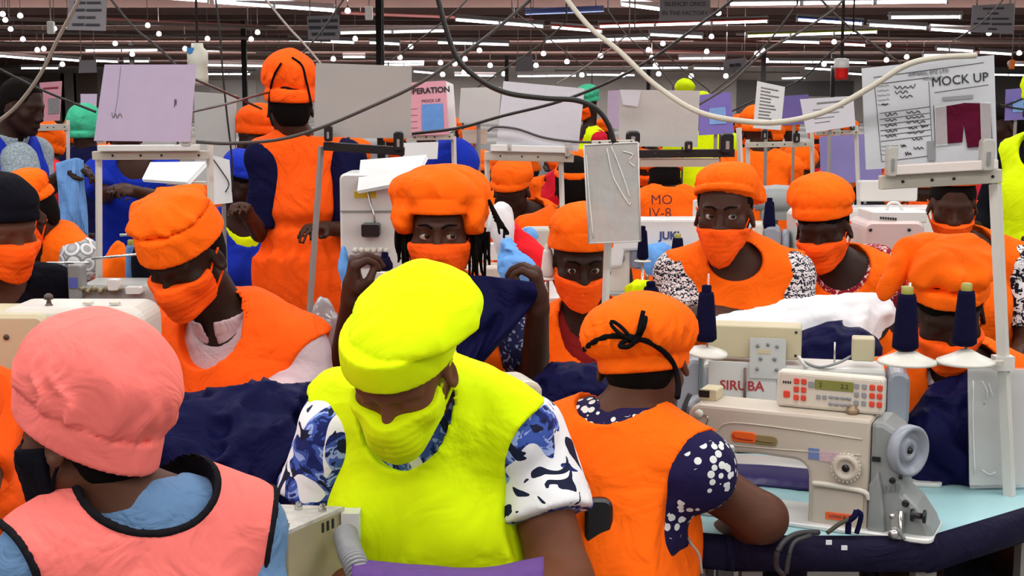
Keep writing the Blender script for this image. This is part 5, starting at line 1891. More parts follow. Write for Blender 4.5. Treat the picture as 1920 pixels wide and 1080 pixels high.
# beige switch box and its hose
a = math.radians(36)
cb = P(540, 997, 2.12)
ex, ey = np.array((math.cos(a), math.sin(a), 0)), np.array((-math.sin(a), math.cos(a), 0))
rb = P(645, 958, 2.25)
Lr = np.linalg.norm((rb - cb)[:2])
Mx = np.stack((ex, ey, np.array((0, 0, 1.0))), 1)
CB = empty('switch_box', (cb[0], cb[1], .70), 'beige metal switch box with scuffed lid between pink and lime vests', 'switch box')
hz = cb[2] - .70
dirr = (rb - cb) / np.linalg.norm(rb - cb)
dirl = np.array((-1.0, .12, 0)) / np.linalg.norm((-1.0, .12, 0))
dirr[2] = 0
dirr /= np.linalg.norm(dirr)
Wd, Ln = .135, Lr
c0, c1, c2, c3 = np.zeros(3), dirr * Ln, dirr * Ln + dirl * Wd, dirl * Wd
MB().prism([c[:2] for c in (c0, c1, c2, c3)], 0, hz - .004, 'xy').build('case', plain('box_khaki', (.40, .34, .22), rough=.4, noise=.15, nscale=9), CB, bevel=.003)
MB().prism([(c * 1.01 - (c1 + c3) * .005)[:2] for c in (c0, c1, c2, c3)], hz - .004, hz + .002, 'xy').build('lid', plain('lid_scuffed', (.55, .52, .48), rough=.3, noise=.5, nscale=45), CB)
for fr, sr in ((.85, .80), (.82, .45), (.78, .12), (.10, .10)):
    q = c1 * fr + c3 * sr + np.array((0, 0, hz + .002))
    MB().lathe([(.0075, 0), (.0075, .006), (.005, .007), (.005, .012), (.003, .013)], q, (0, 0, 1), 6, smooth=False).build('bolt', STEEL, CB)
for k in range(3):
    q = c0 + dirr * (Ln * (.60 + .09 * k)) + np.array((0, 0, hz - .018)) + np.cross(dirr, (0, 0, 1)) * .0008
    MB().box(q, (.005, .002, .016), np.stack((dirr, np.cross((0, 0, 1), dirr), np.array((0, 0, 1.0))), 1)).build('vent_slot', BLACKP, CB)
MB().box(c1 + np.array((.012, 0, hz - .03)), (.03, .035, .05)).build('hose_socket', WHITEL, CB)
hp = spline([P(648, 1000, 2.20), P(655, 1030, 2.16), P(668, 1062, 2.12), P(690, 1120, 2.08)], 16)
hz_ = hp - np.array((cb[0], cb[1], .70))
MB().tube(hz_, .0165, 12).build('hose', plain('hose_grey', (.13, .13, .135), rough=.4), CB)
ring_d = [hz_[min(i + 1, len(hz_) - 1)] - hz_[max(i - 1, 0)] for i in range(len(hz_))]
for i in range(1, len(hz_) - 1, 2):
    MB().lathe([(.0165, -.0022), (.0205, -.0012), (.0205, .0012), (.0165, .0022)], hz_[i], ring_d[i], 14).build('hose_rib', plain('hose_rib_grey', (.30, .30, .31), rough=.4), CB)
MB().tube([P(418, 946, 2.2) - (cb[0], cb[1], .70), P(422, 928, 2.2) - (cb[0], cb[1], .70)], .0028, 6).build('switch_lever', STEEL, CB)

# black chair between the lime and the bow-capped woman
ch = P(1122, 1010, 2.40)
CH = empty('chair', (ch[0], ch[1], 0), 'black plastic chair back behind the bare arm', 'chair')
MB().rbox((0, 0, .69), (.05, .022, .32), .018).build('backrest', BLACKP, CH)
MB().box((.12, .18, .44), (.36, .36, .03)).build('seat', BLACKP, CH)
for sx in (-.04, .28):
    for sy in (.02, .34):
        MB().tube([(sx, sy, 0), (sx, sy, .43)], .012, 6).build('leg', STEEL, CH)
MB().tube([(0, .01, .42), (0, .01, .7)], .014, 6).build('back_post', BLACKP, CH)
# ------------------------------------------------------------------ boards, sheets, signs and their stands
CLIPM = plain('clip_clear', (.50, .48, .44), rough=.2, alpha=.75)
PURPLE = plain('purple_sheet', (.17, .13, .42), rough=.6, noise=.15, nscale=12)
LILAC = plain('lilac_sheet', (.50, .42, .58), rough=.7, noise=.06, nscale=25)
GREYS = plain('grey_sheet', (.46, .45, .43), rough=.6, noise=.08, nscale=9, bump=.3, bscale=25)
WHITES = plain('white_sheet', (.54, .54, .59), rough=.55, noise=.06, nscale=9, bump=.3, bscale=25)
PINKS = plain('pink_sheet', (.60, .27, .33), rough=.6, noise=.08, nscale=14)
MAROON = cloth('maroon_cloth', (.085, .006, .022))
SCRAPB = plain('blue_swatch', (.10, .24, .55), rough=.7, noise=.2, nscale=40)
PLASTIC = plain('clear_plastic', (.9, .9, .9), rough=.08, alpha=.22, spec=.9, bump=.5, bscale=22)
SMOKE = plain('cloudy_plastic', (.50, .50, .49), rough=.12, alpha=.82, spec=.9, bump=.9, bscale=26, noise=.1, nscale=30)


def quad(c, Y, th=.004):
    """slab whose front face shows at the four pixel corners (TL, TR, BR, BL) at distance Y (or one Y per corner)"""
    ys = Y if isinstance(Y, (tuple, list)) else [Y] * 4
    f = np.array([P(u, v, y) for (u, v), y in zip(c, ys)])
    n = np.cross(f[1] - f[0], f[3] - f[0])
    n /= np.linalg.norm(n)
    if n[1] < 0:
        n = -n
    return f, n


def sheet_on(f, n, cen, name, mat, parent, th=.004, off=0.0):
    V = np.concatenate((f + n * off, f + n * (off + th))) - cen
    m = MB()
    m.add(V, [(3, 2, 1, 0), (4, 5, 6, 7), (0, 1, 5, 4), (1, 2, 6, 5), (2, 3, 7, 6), (3, 0, 4, 7)])
    return m.build(name, mat, parent)


def bil(f, s, t):
    """point on the sheet: s across, t down"""
    return f[0] * (1 - s) * (1 - t) + f[1] * s * (1 - t) + f[2] * s * t + f[3] * (1 - s) * t


def sub(f, s0, s1, t0, t1):
    return np.array([bil(f, s0, t0), bil(f, s1, t0), bil(f, s1, t1), bil(f, s0, t1)])


def letter(txt, f, n, cen, s, t, size, parent, mat=INK, align='CENTER', bold=0.0, off=-.0015, shear=0):
    me = text_mesh(txt, size, align=align, bold=bold, shear=shear)
    o = link('lettering', me, mat, parent)
    ex = f[1] - f[0]
    ex /= np.linalg.norm(ex)
    ez = -n
    ey = np.cross(ez, ex)
    ex = np.cross(ey, ez)
    M = Matrix(((ex[0], ey[0], ez[0], 0), (ex[1], ey[1], ez[1], 0), (ex[2], ey[2], ez[2], 0), (0, 0, 0, 1)))
    o.matrix_local = Matrix.Translation(bil(f, s, t) + n * off - cen) @ M
    return o


def scribble(f, n, cen, s0, s1, t, amp, parent, seed, r=.0008, mat=INK, name='handwriting'):
    rs = random.Random(seed)
    pts = []
    k = max(6, int((s1 - s0) * 60))
    for i in range(k):
        s = s0 + (s1 - s0) * i / (k - 1)
        pts.append(bil(f, s + rs.uniform(-.004, .004), t + (amp if i % 2 else -amp) * rs.uniform(.3, 1)) + n * -.0012 - cen)
    return MB().tube(spline(pts, 3), r, 4).build(name, mat, parent)


def line(f, n, cen, a, b, parent, r=.0006, mat=INK, name='ruled_line'):
    return MB().tube([bil(f, *a) - n * .0008 - cen, bil(f, *b) - n * .0008 - cen], r, 4).build(name, mat, parent)


def board(label, c, Y, mat, name='sign_board', cat='sign', th=.004, group=None, post=False):
    f, n = quad(c, Y)
    cen = f.mean(0)
    r = empty(name, cen, label, cat, group)
    sheet_on(f, n, cen, 'sheet', mat, r, th)
    if post:
        q = (f[2] + f[3]) / 2 + n * .02
        MB().tube([q + (0, 0, .05) - cen, np.array((q[0], q[1], 0)) - cen], .008, 4, smooth=False).build('post', POSTG, r)
    return r, f, n, cen


def stand(label, rail, Y, posts=(), clips=(), railmat=RAIL, clipmat=None, thick=20, foot=TZ, postmat=POSTM, name='board_stand', ledge=None):
    """rail: ((u0, v0), (u1, v1)); posts: list of ((u0, v0), (u1, v1)) going down; each continues to height foot"""
    a, b = P(*rail[0], Y), P(*rail[1], Y)
    cx = P(*posts[0][1], Y) if posts else (a + b) / 2
    base = np.array((cx[0], cx[1] + .03, foot))
    r = empty(name, base, label, 'stand')
    d = b - a
    ang = math.atan2(d[2], d[0])
    M = roty(-ang)
    h = thick * Y / FPX
    MB().box((a + b) / 2 + (0, .012, 0) - base, (np.linalg.norm(d), .022, h), M).build('rail', railmat, r, bevel=.002)
    if ledge:
        MB().box((a + b) / 2 + (0, -.008, h * .9) - base, (np.linalg.norm(d) * .86, .03, h * .7), M).build('ledge', ledge, r, bevel=.002)
    for fr in (.18, .42, .6, .92):
        MB().lathe([(.0035, 0), (.003, .003)], a + d * fr + (0, .001, 0) - base, (0, -1, 0), 8).build('rivet', BLACKP, r)
    for (u, v), w, hh in clips:
        q = P(u, v, Y) - base
        MB().rbox(q + (0, -.012, 0), (w * Y / FPX, .026, hh * Y / FPX), min(w, hh) * .3 * Y / FPX).build('clip', clipmat or CLIPM, r)
        MB().box(q + (0, -.027, -.1 * hh * Y / FPX), (w * .28 * Y / FPX, .003, hh * .4 * Y / FPX)).build('clip_lever', STEEL, r)
    for p0, p1 in posts:
        q0, q1 = P(*p0, Y), P(*p1, Y)
        q2 = q1 + (q1 - q0) / max(abs(q1[2] - q0[2]), 1e-3) * max(q1[2] - foot, 0)
        q2[2] = min(foot, q1[2])
        MB().tube([q0 + (0, .03, 0) - base, q2 + (0, .03, 0) - base], .0095, 4, smooth=False).build('post', postmat, r)
    return r


# lilac board
r, f, n, cen = board('blank lilac card board with faint pen scrawl on a white post', [(196, 121), (368, 121), (356, 266), (176, 264)], 3.75, LILAC)
MB().tube([bil(f, .18, .02) - n * .001 - cen, bil(f, .19, .45) - n * .001 - cen, bil(f, .18, .66) - n * .001 - cen], .0006, 4).build('pen_mark', MGREY, r)
scribble(f, n, cen, .15, .26, .66, .05, r, 3, r=.0009, mat=plain('pencil', (.16, .13, .16)), name='pen_mark')
scribble(f, n, cen, .80, .82, .5, .06, r, 5, r=.0008, mat=MATS['pencil'], name='pen_mark')
stand('beige board rail with clear clips on white posts under the lilac board', ((172, 292), (390, 291)), 3.78, posts=[((179, 298), (180, 560)), ((389, 270), (390, 340))], clips=[((192, 252), 14, 34), ((352, 256), 20, 38)], thick=16, ledge=WHITEL, foot=.80)
# grey board with black clips
board('large blank grey sheet clipped to black bar beside the standing woman', [(592, 118), (772, 124), (770, 260), (588, 256)], 4.25, GREYS)
stand('black clip bar on leaning grey post before the standing woman', ((606, 274), (758, 284)), 4.22, posts=[((600, 275), (577, 600))], clips=[((617, 250), 15, 30), ((748, 264), 18, 36)], railmat=BLACKP, clipmat=BLACKP, thick=16, postmat=POSTG, foot=0)
# pink operation sheet
r, f, n, cen = board('pink operation card with blue garment swatch', [(768, 155), (836, 151), (842, 252), (766, 254)], 5.3, PINKS)
letter('OPERATION', f, n, cen, .50, .17, .030, r, bold=.001)
letter('MOCK UP', f, n, cen, .58, .36, .016, r)
sheet_on(sub(f, .34, .88, .42, .92), n, cen, 'swatch', SCRAPB, r, .003, -.004)
for k in range(4):
    line(f, n, cen, (.05, .50 + .12 * k), (.22, .50 + .12 * k), r)
stand('beige rail holding the pink operation card', ((762, 258), (850, 256)), 5.32, posts=[((850, 256), (852, 340))], thick=12, foot=0)
board('white paper folder standing behind the pink operation card', [(836, 152), (850, 158), (856, 240), (842, 250)], 5.36, PAPERW, name='paper_folder', cat='folder', post=True)
# grey board and white board
board('small blank grey card behind the black cable', [(864, 165), (940, 163), (934, 232), (860, 230)], 5.6, GREYS, post=True)
r, f, n, cen = board('blank bluish white board clipped above the bowed orange cap', [(944, 152), (1096, 166), (1084, 284), (930, 274)], 5.0, WHITES)
stand('beige rail on thin posts under the bluish white board', ((908, 292), (1076, 296)), 5.0, posts=[((913, 290), (914, 430)), ((1052, 296), (1053, 330))], clips=[((955, 277), 8, 16), ((1064, 280), 10, 26)], thick=17, foot=0, ledge=WHITEL)
board('round cream paper disc under the small grey card', [(866, 243), (914, 243), (912, 270), (868, 268)], 5.7, plain('cream_paper', (.60, .53, .40)), name='paper_disc', cat='paper', post=True)
# board f
board('blank grey sheet with torn tape corner above long black clip bar', [(1162, 168), (1312, 170), (1308, 276), (1160, 274)], 4.8, GREYS)
board('torn strip of white tape on the blank grey sheet', [(1162, 168), (1202, 169), (1196, 200), (1168, 196)], 4.785, WHITES, name='tape_strip', cat='tape', th=.001)
stand('long black clip bar on pale rail above the lettered vest', ((1196, 289), (1378, 287)), 4.72, clips=[((1186, 258), 26, 26), ((1362, 268), 24, 38), ((1290, 273), 14, 18)], posts=[((1388, 240), (1392, 330))], railmat=BLACKP, clipmat=BLACKP, thick=15, foot=0)
q = P(1200, 305, 4.75)
q2 = P(1348, 304, 4.75)
o = MB().box((0, 0, 0), (q2[0] - q[0], .03, 16 * 4.75 / FPX)).build('shelf_rail', RAIL)
o.location = (q + q2) / 2
tag(o, 'pale metal rail right under the long black clip bar', 'rail')
# clear sleeve and post
r, f, n, cen = board('empty clear plastic sleeve on white post in front of masked woman', [(1095, 272), (1196, 267), (1201, 452), (1104, 456)], 3.42, SMOKE, name='plastic_sleeve', cat='plastic sleeve', th=.006)
for seq in (((.42, .04), (.5, .3), (.62, .45), (.80, .62), (.83, .60)), ((.5, .03), (.62, .2), (.74, .4), (.82, .55)), ((.72, .08), (.9, .12), (.82, .18), (.92, .24)), ((.03, .1), (.05, .5), (.09, .95))):
    MB().tube(spline([bil(f, *s) - n * .002 - cen for s in seq], 5), .0016, 5).build('crease', plain('crease_white', (.8, .8, .8), rough=.1), r)
for a, b in (((0, 0), (1, 0)), ((1, 0), (1, 1)), ((1, 1), (0, 1)), ((0, 1), (0, 0))):
    MB().tube([bil(f, *a) - n * .001 - cen, bil(f, *b) - n * .001 - cen], .0022, 5).build('welded_edge', plain('edge_clear', (.62, .6, .6), rough=.15), r)
stand('white flat post holding the clear plastic sleeve', ((1110, 268), (1190, 266)), 3.45, posts=[((1148, 280), (1130, 745))], thick=8, foot=TZ)
# purple sheets and others behind
for lab, c, Y, m in (('purple card with pale blue swatch behind long black clip bar', [(1312, 178), (1370, 172), (1376, 250), (1310, 254)], 6.0, PURPLE),
                     ('purple card beside the lettered white sheet', [(1468, 180), (1516, 177), (1514, 232), (1466, 236)], 7.2, PURPLE),
                     ('large hanging purple cloth panel with horizontal creases', [(1536, 256), (1652, 250), (1654, 340), (1540, 344)], 6.6, plain('purple_panel', (.26, .22, .52), rough=.6, noise=.12, nscale=9)),
                     ('purple card with blue print behind the aisle supervisor', [(1886, 168), (1930, 164), (1930, 224), (1884, 226)], 6.4, PURPLE),
                     ('pale lilac card far behind the blank grey sheet', [(1140, 170), (1164, 169), (1162, 240), (1138, 242)], 7.0, LILAC)):
    rr, f, n, cen = board(lab, c, Y, m, post=True)
    if 'swatch' in lab or 'print' in lab:
        sheet_on(sub(f, .3, .8, .35, .75), n, cen, 'swatch', plain('pale_swatch', (.18, .32, .62), noise=.3, nscale=20), rr, .003, -.004)
r, f, n, cen = board('narrow white sheet of small print on grey frame', [(1420, 152), (1472, 163), (1464, 244), (1412, 240)], 6.4, PAPERW, post=True)
for k in range(11):
    line(f, n, cen, (.15, .12 + .072 * k), (.15 + random.Random(k).uniform(.3, .68), .12 + .072 * k), r, r=.0032, mat=plain('grey_print', (.22, .22, .22)))
r, f, n, cen = board('wide grey notice with printed heading behind the white cable', [(1500, 186), (1600, 180), (1604, 236), (1512, 250)], 6.0, WHITES, post=True)
line(f, n, cen, (.3, .16), (.8, .14), r, r=.004, mat=MATS['grey_print'])
for k in range(4):
    line(f, n, cen, (.2, .35 + .13 * k), (.8 - .1 * k, .35 + .13 * k), r, r=.002, mat=MATS['grey_print'])
stand('pale frame with black clips under the lettered sheets', ((1398, 272), (1520, 270)), 6.2, posts=[((1404, 262), (1405, 340)), ((1525, 240), (1526, 330))], clips=[((1432, 252), 10, 18), ((1492, 258), 12, 18)], clipmat=BLACKP, thick=10, foot=0)
stand('pale frame holding the hanging purple panel', ((1530, 250), (1612, 248)), 6.1, posts=[((1608, 235), (1612, 345))], clips=[((1596, 236), 8, 16)], clipmat=BLACKP, thick=8, foot=0)
# mock-up board
r, f, n, cen = board('grey mock-up board with handwritten sheet and maroon trouser swatch', [(1616, 128), (1864, 103), (1870, 304), (1624, 318)], 2.90, plain('mockup_sheet', (.50, .51, .54), rough=.5, noise=.07, nscale=14, bump=.25, bscale=30))
letter('MOCK UP', f, n, cen, .735, .20, .0265, r)
letter('APPAREL EPZ LTD', f, n, cen, .50, .105, .0105, r, mat=plain('faint_print', (.14, .14, .16)))
letter('MOCK-UP', f, n, cen, .53, .160, .009, r, mat=MATS['faint_print'])
for y in (.19, .235, .28, .325, .37):
    scribble(f, n, cen, .11, .20, y, .006, r, int(y * 1000), r=.0004)
for s0, s1, t, a, sd in ((.24, .40, .22, .022, 1), (.24, .34, .27, .02, 2), (.28, .37, .31, .018, 3), (.14, .18, .37, .012, 4), (.16, .25, .475, .018, 5), (.32, .43, .47, .014, 6), (.16, .25, .53, .016, 7), (.32, .46, .52, .014, 8), (.16, .25, .58, .016, 9),
                         (.32, .46, .565, .016, 10), (.16, .25, .635, .016, 11), (.33, .40, .62, .014, 12), (.43, .48, .61, .02, 13), (.16, .24, .68, .016, 14), (.32, .45, .665, .014, 15), (.36, .44, .73, .016, 16), (.27, .31, .79, .02, 17), (.37, .44, .82, .018, 18), (.30, .35, .87, .024, 19)):
    scribble(f, n, cen, s0, s1, t, a, r, sd, r=.0008)
for t in (.445, .505, .56, .615, .665, .72):
    line(f, n, cen, (.12, t + .01), (.50, t - .015), r, r=.0005)
for a, b in (((.09, .17), (.12, .93)), ((.50, .19), (.51, .93)), ((.09, .17), (.50, .15)), ((.12, .93), (.50, .90)), ((.53, .42), (.53, .9)), ((.54, .30), (.95, .27)), ((.085, .10), (.92, .06))):
    line(f, n, cen, a, b, r, r=.0005)
for t in (.80, .84, .88):
    scribble(f, n, cen, .12, .25, t - .02, .005, r, int(t * 700), r=.0004)
sheet_on(sub(f, .60, .83, .35, .385), n, cen, 'tape', plain('tape_grey', (.28, .28, .29), rough=.3), r, .001, -.002)
sheet_on(sub(f, .47, .53, .76, .95), n, cen, 'tape', plain('tape_grey2', (.24, .24, .25), rough=.2), r, .001, -.002)
# trouser swatch: two legs and hip
tr = MB()
shape = [(.545, .445), (.74, .425), (.76, .42), (.955, .445), (.965, .84), (.775, .845), (.752, .60), (.735, .79), (.535, .795)]
V = [bil(f, *s) for s in shape]
nv = len(V)
tr.add(np.array([v - n * .004 for v in V] + [v - n * .0005 for v in V]) - cen, [tuple(range(nv))[::-1], tuple(range(nv, 2 * nv))] + [(i, (i + 1) % nv, nv + (i + 1) % nv, nv + i) for i in range(nv)])
tr.build('trouser_swatch', MAROON, r)
sheet_on(sub(f, .53, .62, .43, .81), n, cen, 'clear_tape', PLASTIC, r, .0008, -.0062)
sheet_on(sub(f, .875, .955, .43, .85), n, cen, 'clear_tape', PLASTIC, r, .0008, -.0062)
stand('beige board rail with clear clips under the mock-up board', ((1652, 343), (1880, 330)), 2.85, posts=[], clips=[((1668, 302), 18, 56), ((1846, 290), 24, 60)], thick=26, ledge=plain('ledge_pinkwhite', (.66, .58, .54), rough=.35))
# second sleeve bottom right
r, f, n, cen = board('clear plastic sleeve with grey card hanging on thread stand post', [(1815, 690), (1935, 694), (1935, 908), (1818, 910)], 2.90, plain('card_grey', (.44, .43, .41), rough=.5, noise=.06, nscale=12), name='plastic_sleeve', cat='plastic sleeve')
sheet_on(sub(f, -.01, 1, -.02, 1.02), n, cen, 'clear_film', PLASTIC, r, .001, -.006)
for seq in (((.2, .1), (.28, .2), (.22, .3)), ((.3, .12), (.36, .22)), ((.18, .86), (.3, .9), (.4, .88)), ((.06, .1), (.05, .5), (.07, .9))):
    MB().tube(spline([bil(f, *s) - n * .008 - cen for s in seq], 5), .0014, 5).build('crease', MATS['crease_white'], r)
# left side
r, f, n, cen = board('pink operation card with grey swatch behind the blue-vested man', [(74, 155), (116, 152), (112, 226), (76, 228)], 6.9, PINKS)
line(f, n, cen, (.15, .16), (.85, .16), r, r=.005, mat=plain('red_print', (.25, .03, .05)))
sheet_on(sub(f, .4, .95, .42, .82), n, cen, 'swatch', plain('swatch_grey', (.22, .21, .22), noise=.2, nscale=30), r, .003, -.004)
stand('cream frame below the pink card', ((62, 240), (126, 238)), 6.9, posts=[((124, 225), (124, 320))], thick=12, foot=0)
board('small lilac card on the far line behind teal cap', [(151, 176), (182, 176), (180, 206), (151, 208)], 9.0, LILAC, post=True)
board('tall pale grey partition cloth behind the lilac board', [(364, 172), (442, 178), (440, 345), (366, 345)], 6.6, plain('partition_grey', (.50, .50, .48), rough=.7, noise=.05, nscale=5), name='partition_screen', cat='screen', th=.02)
# paper stack trays
for lab, cs, Y in (('stack of white paper sheets tilted above the pillbox cap', [(282, 304), (386, 303), (352, 340), (267, 334)], 4.4), ('sheaf of lined white paper on top of the tall machine', [(676, 300), (800, 290), (776, 336), (670, 356)], 4.55)):
    f = np.array([P(u, v, Y + dy) for (u, v), dy in zip(cs, (.12, .12, 0, 0))])
    cen = f.mean(0)
    e = empty('paper_stack', cen, lab, 'paper')
    for k in range(3):
        V = np.concatenate((f + (0, 0, -.004 * k), f + (.003 * k, -.003, -.004 * k - .0035))) - cen
        MB().add(V, [(3, 2, 1, 0), (4, 5, 6, 7), (0, 1, 5, 4), (1, 2, 6, 5), (2, 3, 7, 6), (3, 0, 4, 7)]).build('sheet', PAPERW, e)
a = P(345, 345, 4.4)
e = empty('paper_stand', (a[0], a[1] + .05, 0), 'slim beige stand carrying the paper stack', 'stand')
MB().box((0, 0, a[2] / 2), (.03, .03, a[2])).build('post', RAIL, e)
MB().box((0, 0, a[2]), (.12, .06, .01)).build('shelf', RAIL, e)
r, f, n, cen = board('white plastic sleeve hanging with key loop by the partition', [(392, 290), (430, 300), (436, 380), (398, 384)], 5.0, PAPERW, name='plastic_sleeve', cat='plastic sleeve', post=True)
MB().tube(spline([bil(f, .1, .02) - n * .003 - cen, bil(f, .6, .3) - n * .004 - cen, bil(f, .9, .55) - n * .004 - cen, bil(f, .7, .75) - n * .004 - cen], 5), .0022, 5).build('wire_loop', INK, r)
board('small white card clipped behind the black clip bar', [(757, 268), (822, 266), (820, 298), (756, 300)], 4.9, PAPERW, name='paper_card', cat='card', post=True)
# hanging ceiling signs
def hang_sign(label, c, Y, lines, size):
    r, f, n, cen = board(label, c, Y, plain('hanging_sign_grey', (.22, .20, .22), rough=.5), name='hanging_sign', th=.02)
    for k, tx in enumerate(lines):
        t = (k + .8) / (len(lines) + .6)
        if isinstance(tx, float):     # a line of print too small to read
            for s0, s1 in ((.5 - tx / 2, .5 - tx * .08), (.5 - tx * .02, .5 + tx / 2)):
                MB().box((bil(f, s0, t) + bil(f, s1, t)) / 2 - n * .008 - cen, (np.linalg.norm(bil(f, s1, t) - bil(f, s0, t)), .01, size * .8)).build('print_line', plain('sign_print', (.03, .03, .04)), r)
            continue
        letter(tx, f, n, cen, .5, (k + .8) / (len(lines) + .6), size, r, mat=plain('sign_print', (.03, .03, .04)), off=-.01)
    for s in (.1, .9):
        MB().tube([bil(f, s, 0) - cen, bil(f, s, 0) - cen + (0, 0, max(CEIL - bil(f, s, 0)[2], .1))], .01, 5).build('hanger', pipe_m, r)


hang_sign('hanging grey notice with four printed lines under the ceiling', [(130, -6), (200, -6), (198, 58), (124, 56)], 16, [.7, .75, .45, .7], .03)
hang_sign('hanging grey sign with dark picture band', [(575, 30), (636, 28), (636, 74), (578, 74)], 22, [.9, .9, .75], .06)
hang_sign('hanging grey silence notice', [(1238, -6), (1332, -6), (1332, 38), (1236, 40)], 18, ['SILENCE! ONCE', 'IN THE FACTORY'], .075)
hang_sign('hanging pale notice with crest above printed text', [(1824, 10), (1902, 6), (1900, 64), (1820, 60)], 17, [.5, .25, .75, .9, .2], .025)
hang_sign('small white hanging sign in front of far tubes', [(149, 113), (180, 113), (181, 136), (147, 137)], 30, [], .1)
hang_sign('small white hanging sign above the bluish white board', [(968, 106), (998, 105), (1000, 133), (966, 134)], 34, [], .1)
hang_sign('white hanging sign with dark figure near far columns', [(1358, 112), (1400, 108), (1400, 132), (1356, 136)], 36, [.5], .1)
# plug on cord, siren, jug
def drop_plug(label, u, v0, v1, Y, mat):
    t, b = P(u, v0, Y), P(u, v1, Y)
    e = empty('pull_switch', b, label, 'switch')
    h = t[2] - b[2]
    MB().rbox((0, 0, h / 2), (h * .55, h * .4, h), h * .12).build('plug', mat, e)
    MB().tube([(0, 0, h), (0, 0, CEIL - b[2])], .008, 5).build('cord', pipe_m, e)


drop_plug('white socket hanging on a cord over the grey sheet', 692, 12, 38, 14, WHITEL)
drop_plug('white socket hanging on a pole over the tubes', 96, 40, 64, 14, WHITEL)
drop_plug('orange plug dangling beneath the tubes', 1897, 112, 130, 20, plain('orange_plastic', (.65, .16, .03)))
p = P(1577, 150, 13)
e = empty('warning_beacon', p, 'red warning beacon with white base hanging upside down', 'beacon')
MB().lathe([(.02, 0), (.055, .005), (.06, .03), (.06, .10), (.062, .11)], (0, 0, 0), (0, 0, 1), 18).build('red_lens', plain('beacon_red', (.62, .015, .015), rough=.25), e)
MB().lathe([(.068, .11), (.07, .12), (.068, .19), (.04, .20)], (0, 0, 0), (0, 0, 1), 18).build('base', WHITEL, e)
MB().tube([(0, 0, .2), (0, 0, CEIL - p[2])], .015, 6).build('stem', steel_dark, e)
p = P(372, 160, 6.3)
e = empty('plastic_jug', p, 'white plastic canister with blue label hanging above the lilac board', 'canister')
s = 77 * 6.3 / FPX
w = 19 * 6.3 / FPX
MB().lathe([(w * .5, 0), (w * .95, .01), (w, s * .2), (w * .92, s * .45), (w, s * .5), (w, s * .8), (w * .6, s * .9), (w * .55, s)], (0, 0, 0), (0, 0, 1), 18).build('body', plain('jug_white', (.58, .58, .50), rough=.4), e)
MB().box((-w * .5, -w * .85, s * .82), (.03, .01, .025)).build('label_patch', plain('label_blue', (.03, .18, .45)), e)
MB().tube([(0, 0, s), (0, 0, CEIL - p[2])], .006, 5).build('hanger', steel_dark, e)

# ------------------------------------------------------------------ cables
CBLK = plain('cable_black', (.010, .009, .009), rough=.4)
CGRY = plain('cable_grey', (.055, .048, .045), rough=.5)
CWHT = plain('cable_cream', (.52, .48, .40), rough=.45)


def cable(label, pts, rpx, mat, Y):
    ys = Y if isinstance(Y, (list, tuple)) else [Y] * len(pts)
    w = [P(u, v, y) for (u, v), y in zip(pts, ys)]
    lowi, topi = (0, -1) if pts[0][1] > pts[-1][1] else (-1, 0)
    tops = [i for i in (0, -1) if pts[i][1] <= 5 or (ys[0] >= 7 and i == topi)]
    if ys[0] >= 7:                                   # stay wires run on behind the boards and down to the floor
        e = P(pts[lowi][0], pts[lowi][1] + 40, ys[0])
        tail = [e, np.array((e[0], e[1], 0.0))]
        post_, pre_ = ([], tail[::-1]) if lowi == 0 else (tail, [])
    else:
        post_, pre_ = [], []
    for i in tops:                                   # and up to the ceiling
        q = w[i].copy()
        q[2] = CEIL
        if i == 0:
            pre_ = [q]
        else:
            post_ = [q]
    c = np.mean(w, 0)
    o = MB().tube(np.array([q - c for q in pre_] + list(spline([q - c for q in w], 8)) + [q - c for q in post_]), rpx * np.mean(ys) / FPX, 8).build('cable', mat)
    o.location = c
    return tag(o, label, 'cable')


cable('thick cream cable sagging to the top of the mock-up board', [(1030, -50), (1065, 2), (1110, 55), (1160, 95), (1230, 160), (1310, 210), (1400, 228), (1470, 228), (1550, 208), (1630, 165), (1700, 122), (1760, 108), (1830, 104)], 5.2, CWHT, [3.3, 3.25, 3.2, 3.15, 3.1, 3.0, 2.95, 2.9, 2.88, 2.86, 2.84, 2.84, 2.86])
cable('thick black cable curving down to the clear plastic sleeve', [(812, -40), (822, 0), (835, 50), (858, 110), (900, 150), (950, 174), (1020, 184), (1080, 188), (1118, 204), (1140, 232), (1152, 268)], 5.0, CBLK, 3.3)
cable('grey cable rising from the lilac board past the standing woman', [(368, 266), (430, 269), (520, 262), (600, 240), (700, 198), (780, 160), (850, 115), (930, 55), (1000, -5)], 3.2, CGRY, 3.7)
cable('dark cable running from the pink card up to the tubes', [(772, 251), (860, 240), (940, 218), (1050, 190), (1150, 150), (1230, 105), (1290, 62), (1345, 22), (1385, -10)], 2.9, CBLK, 4.4)
cable('dark cable behind the clear sleeve rising past the purple card', [(1200, 250), (1280, 212), (1360, 165), (1430, 100), (1500, 60), (1560, 20), (1590, -10)], 2.2, CGRY, 5.2)
cable('brown cream cable hanging at the edge over the bareheaded man', [(158, -20), (140, 15), (110, 70), (75, 140), (30, 200), (-20, 240)], 3.6, plain('cable_tan', (.25, .20, .16), rough=.5), 4.2)
cable('black cable from the wall side into the lilac board', [(-20, 120), (60, 160), (120, 186), (180, 210)], 2.4, CBLK, 4.4)
cable('black cable leaving the lilac board toward the orange cap', [(350, 142), (420, 172), (490, 204)], 2.6, CBLK, [3.757, 4.3, 5.15])
cable('short black loop at the corner of the lilac board', [(348, 212), (420, 196), (470, 182), (502, 174)], 2.2, CBLK, [3.757, 4.2, 4.8, 5.12])
cable('thin black wire dropping past the partition', [(404, -5), (412, 60), (418, 140), (426, 220), (434, 290), (436, 360)], 1.8, CBLK, 4.9)
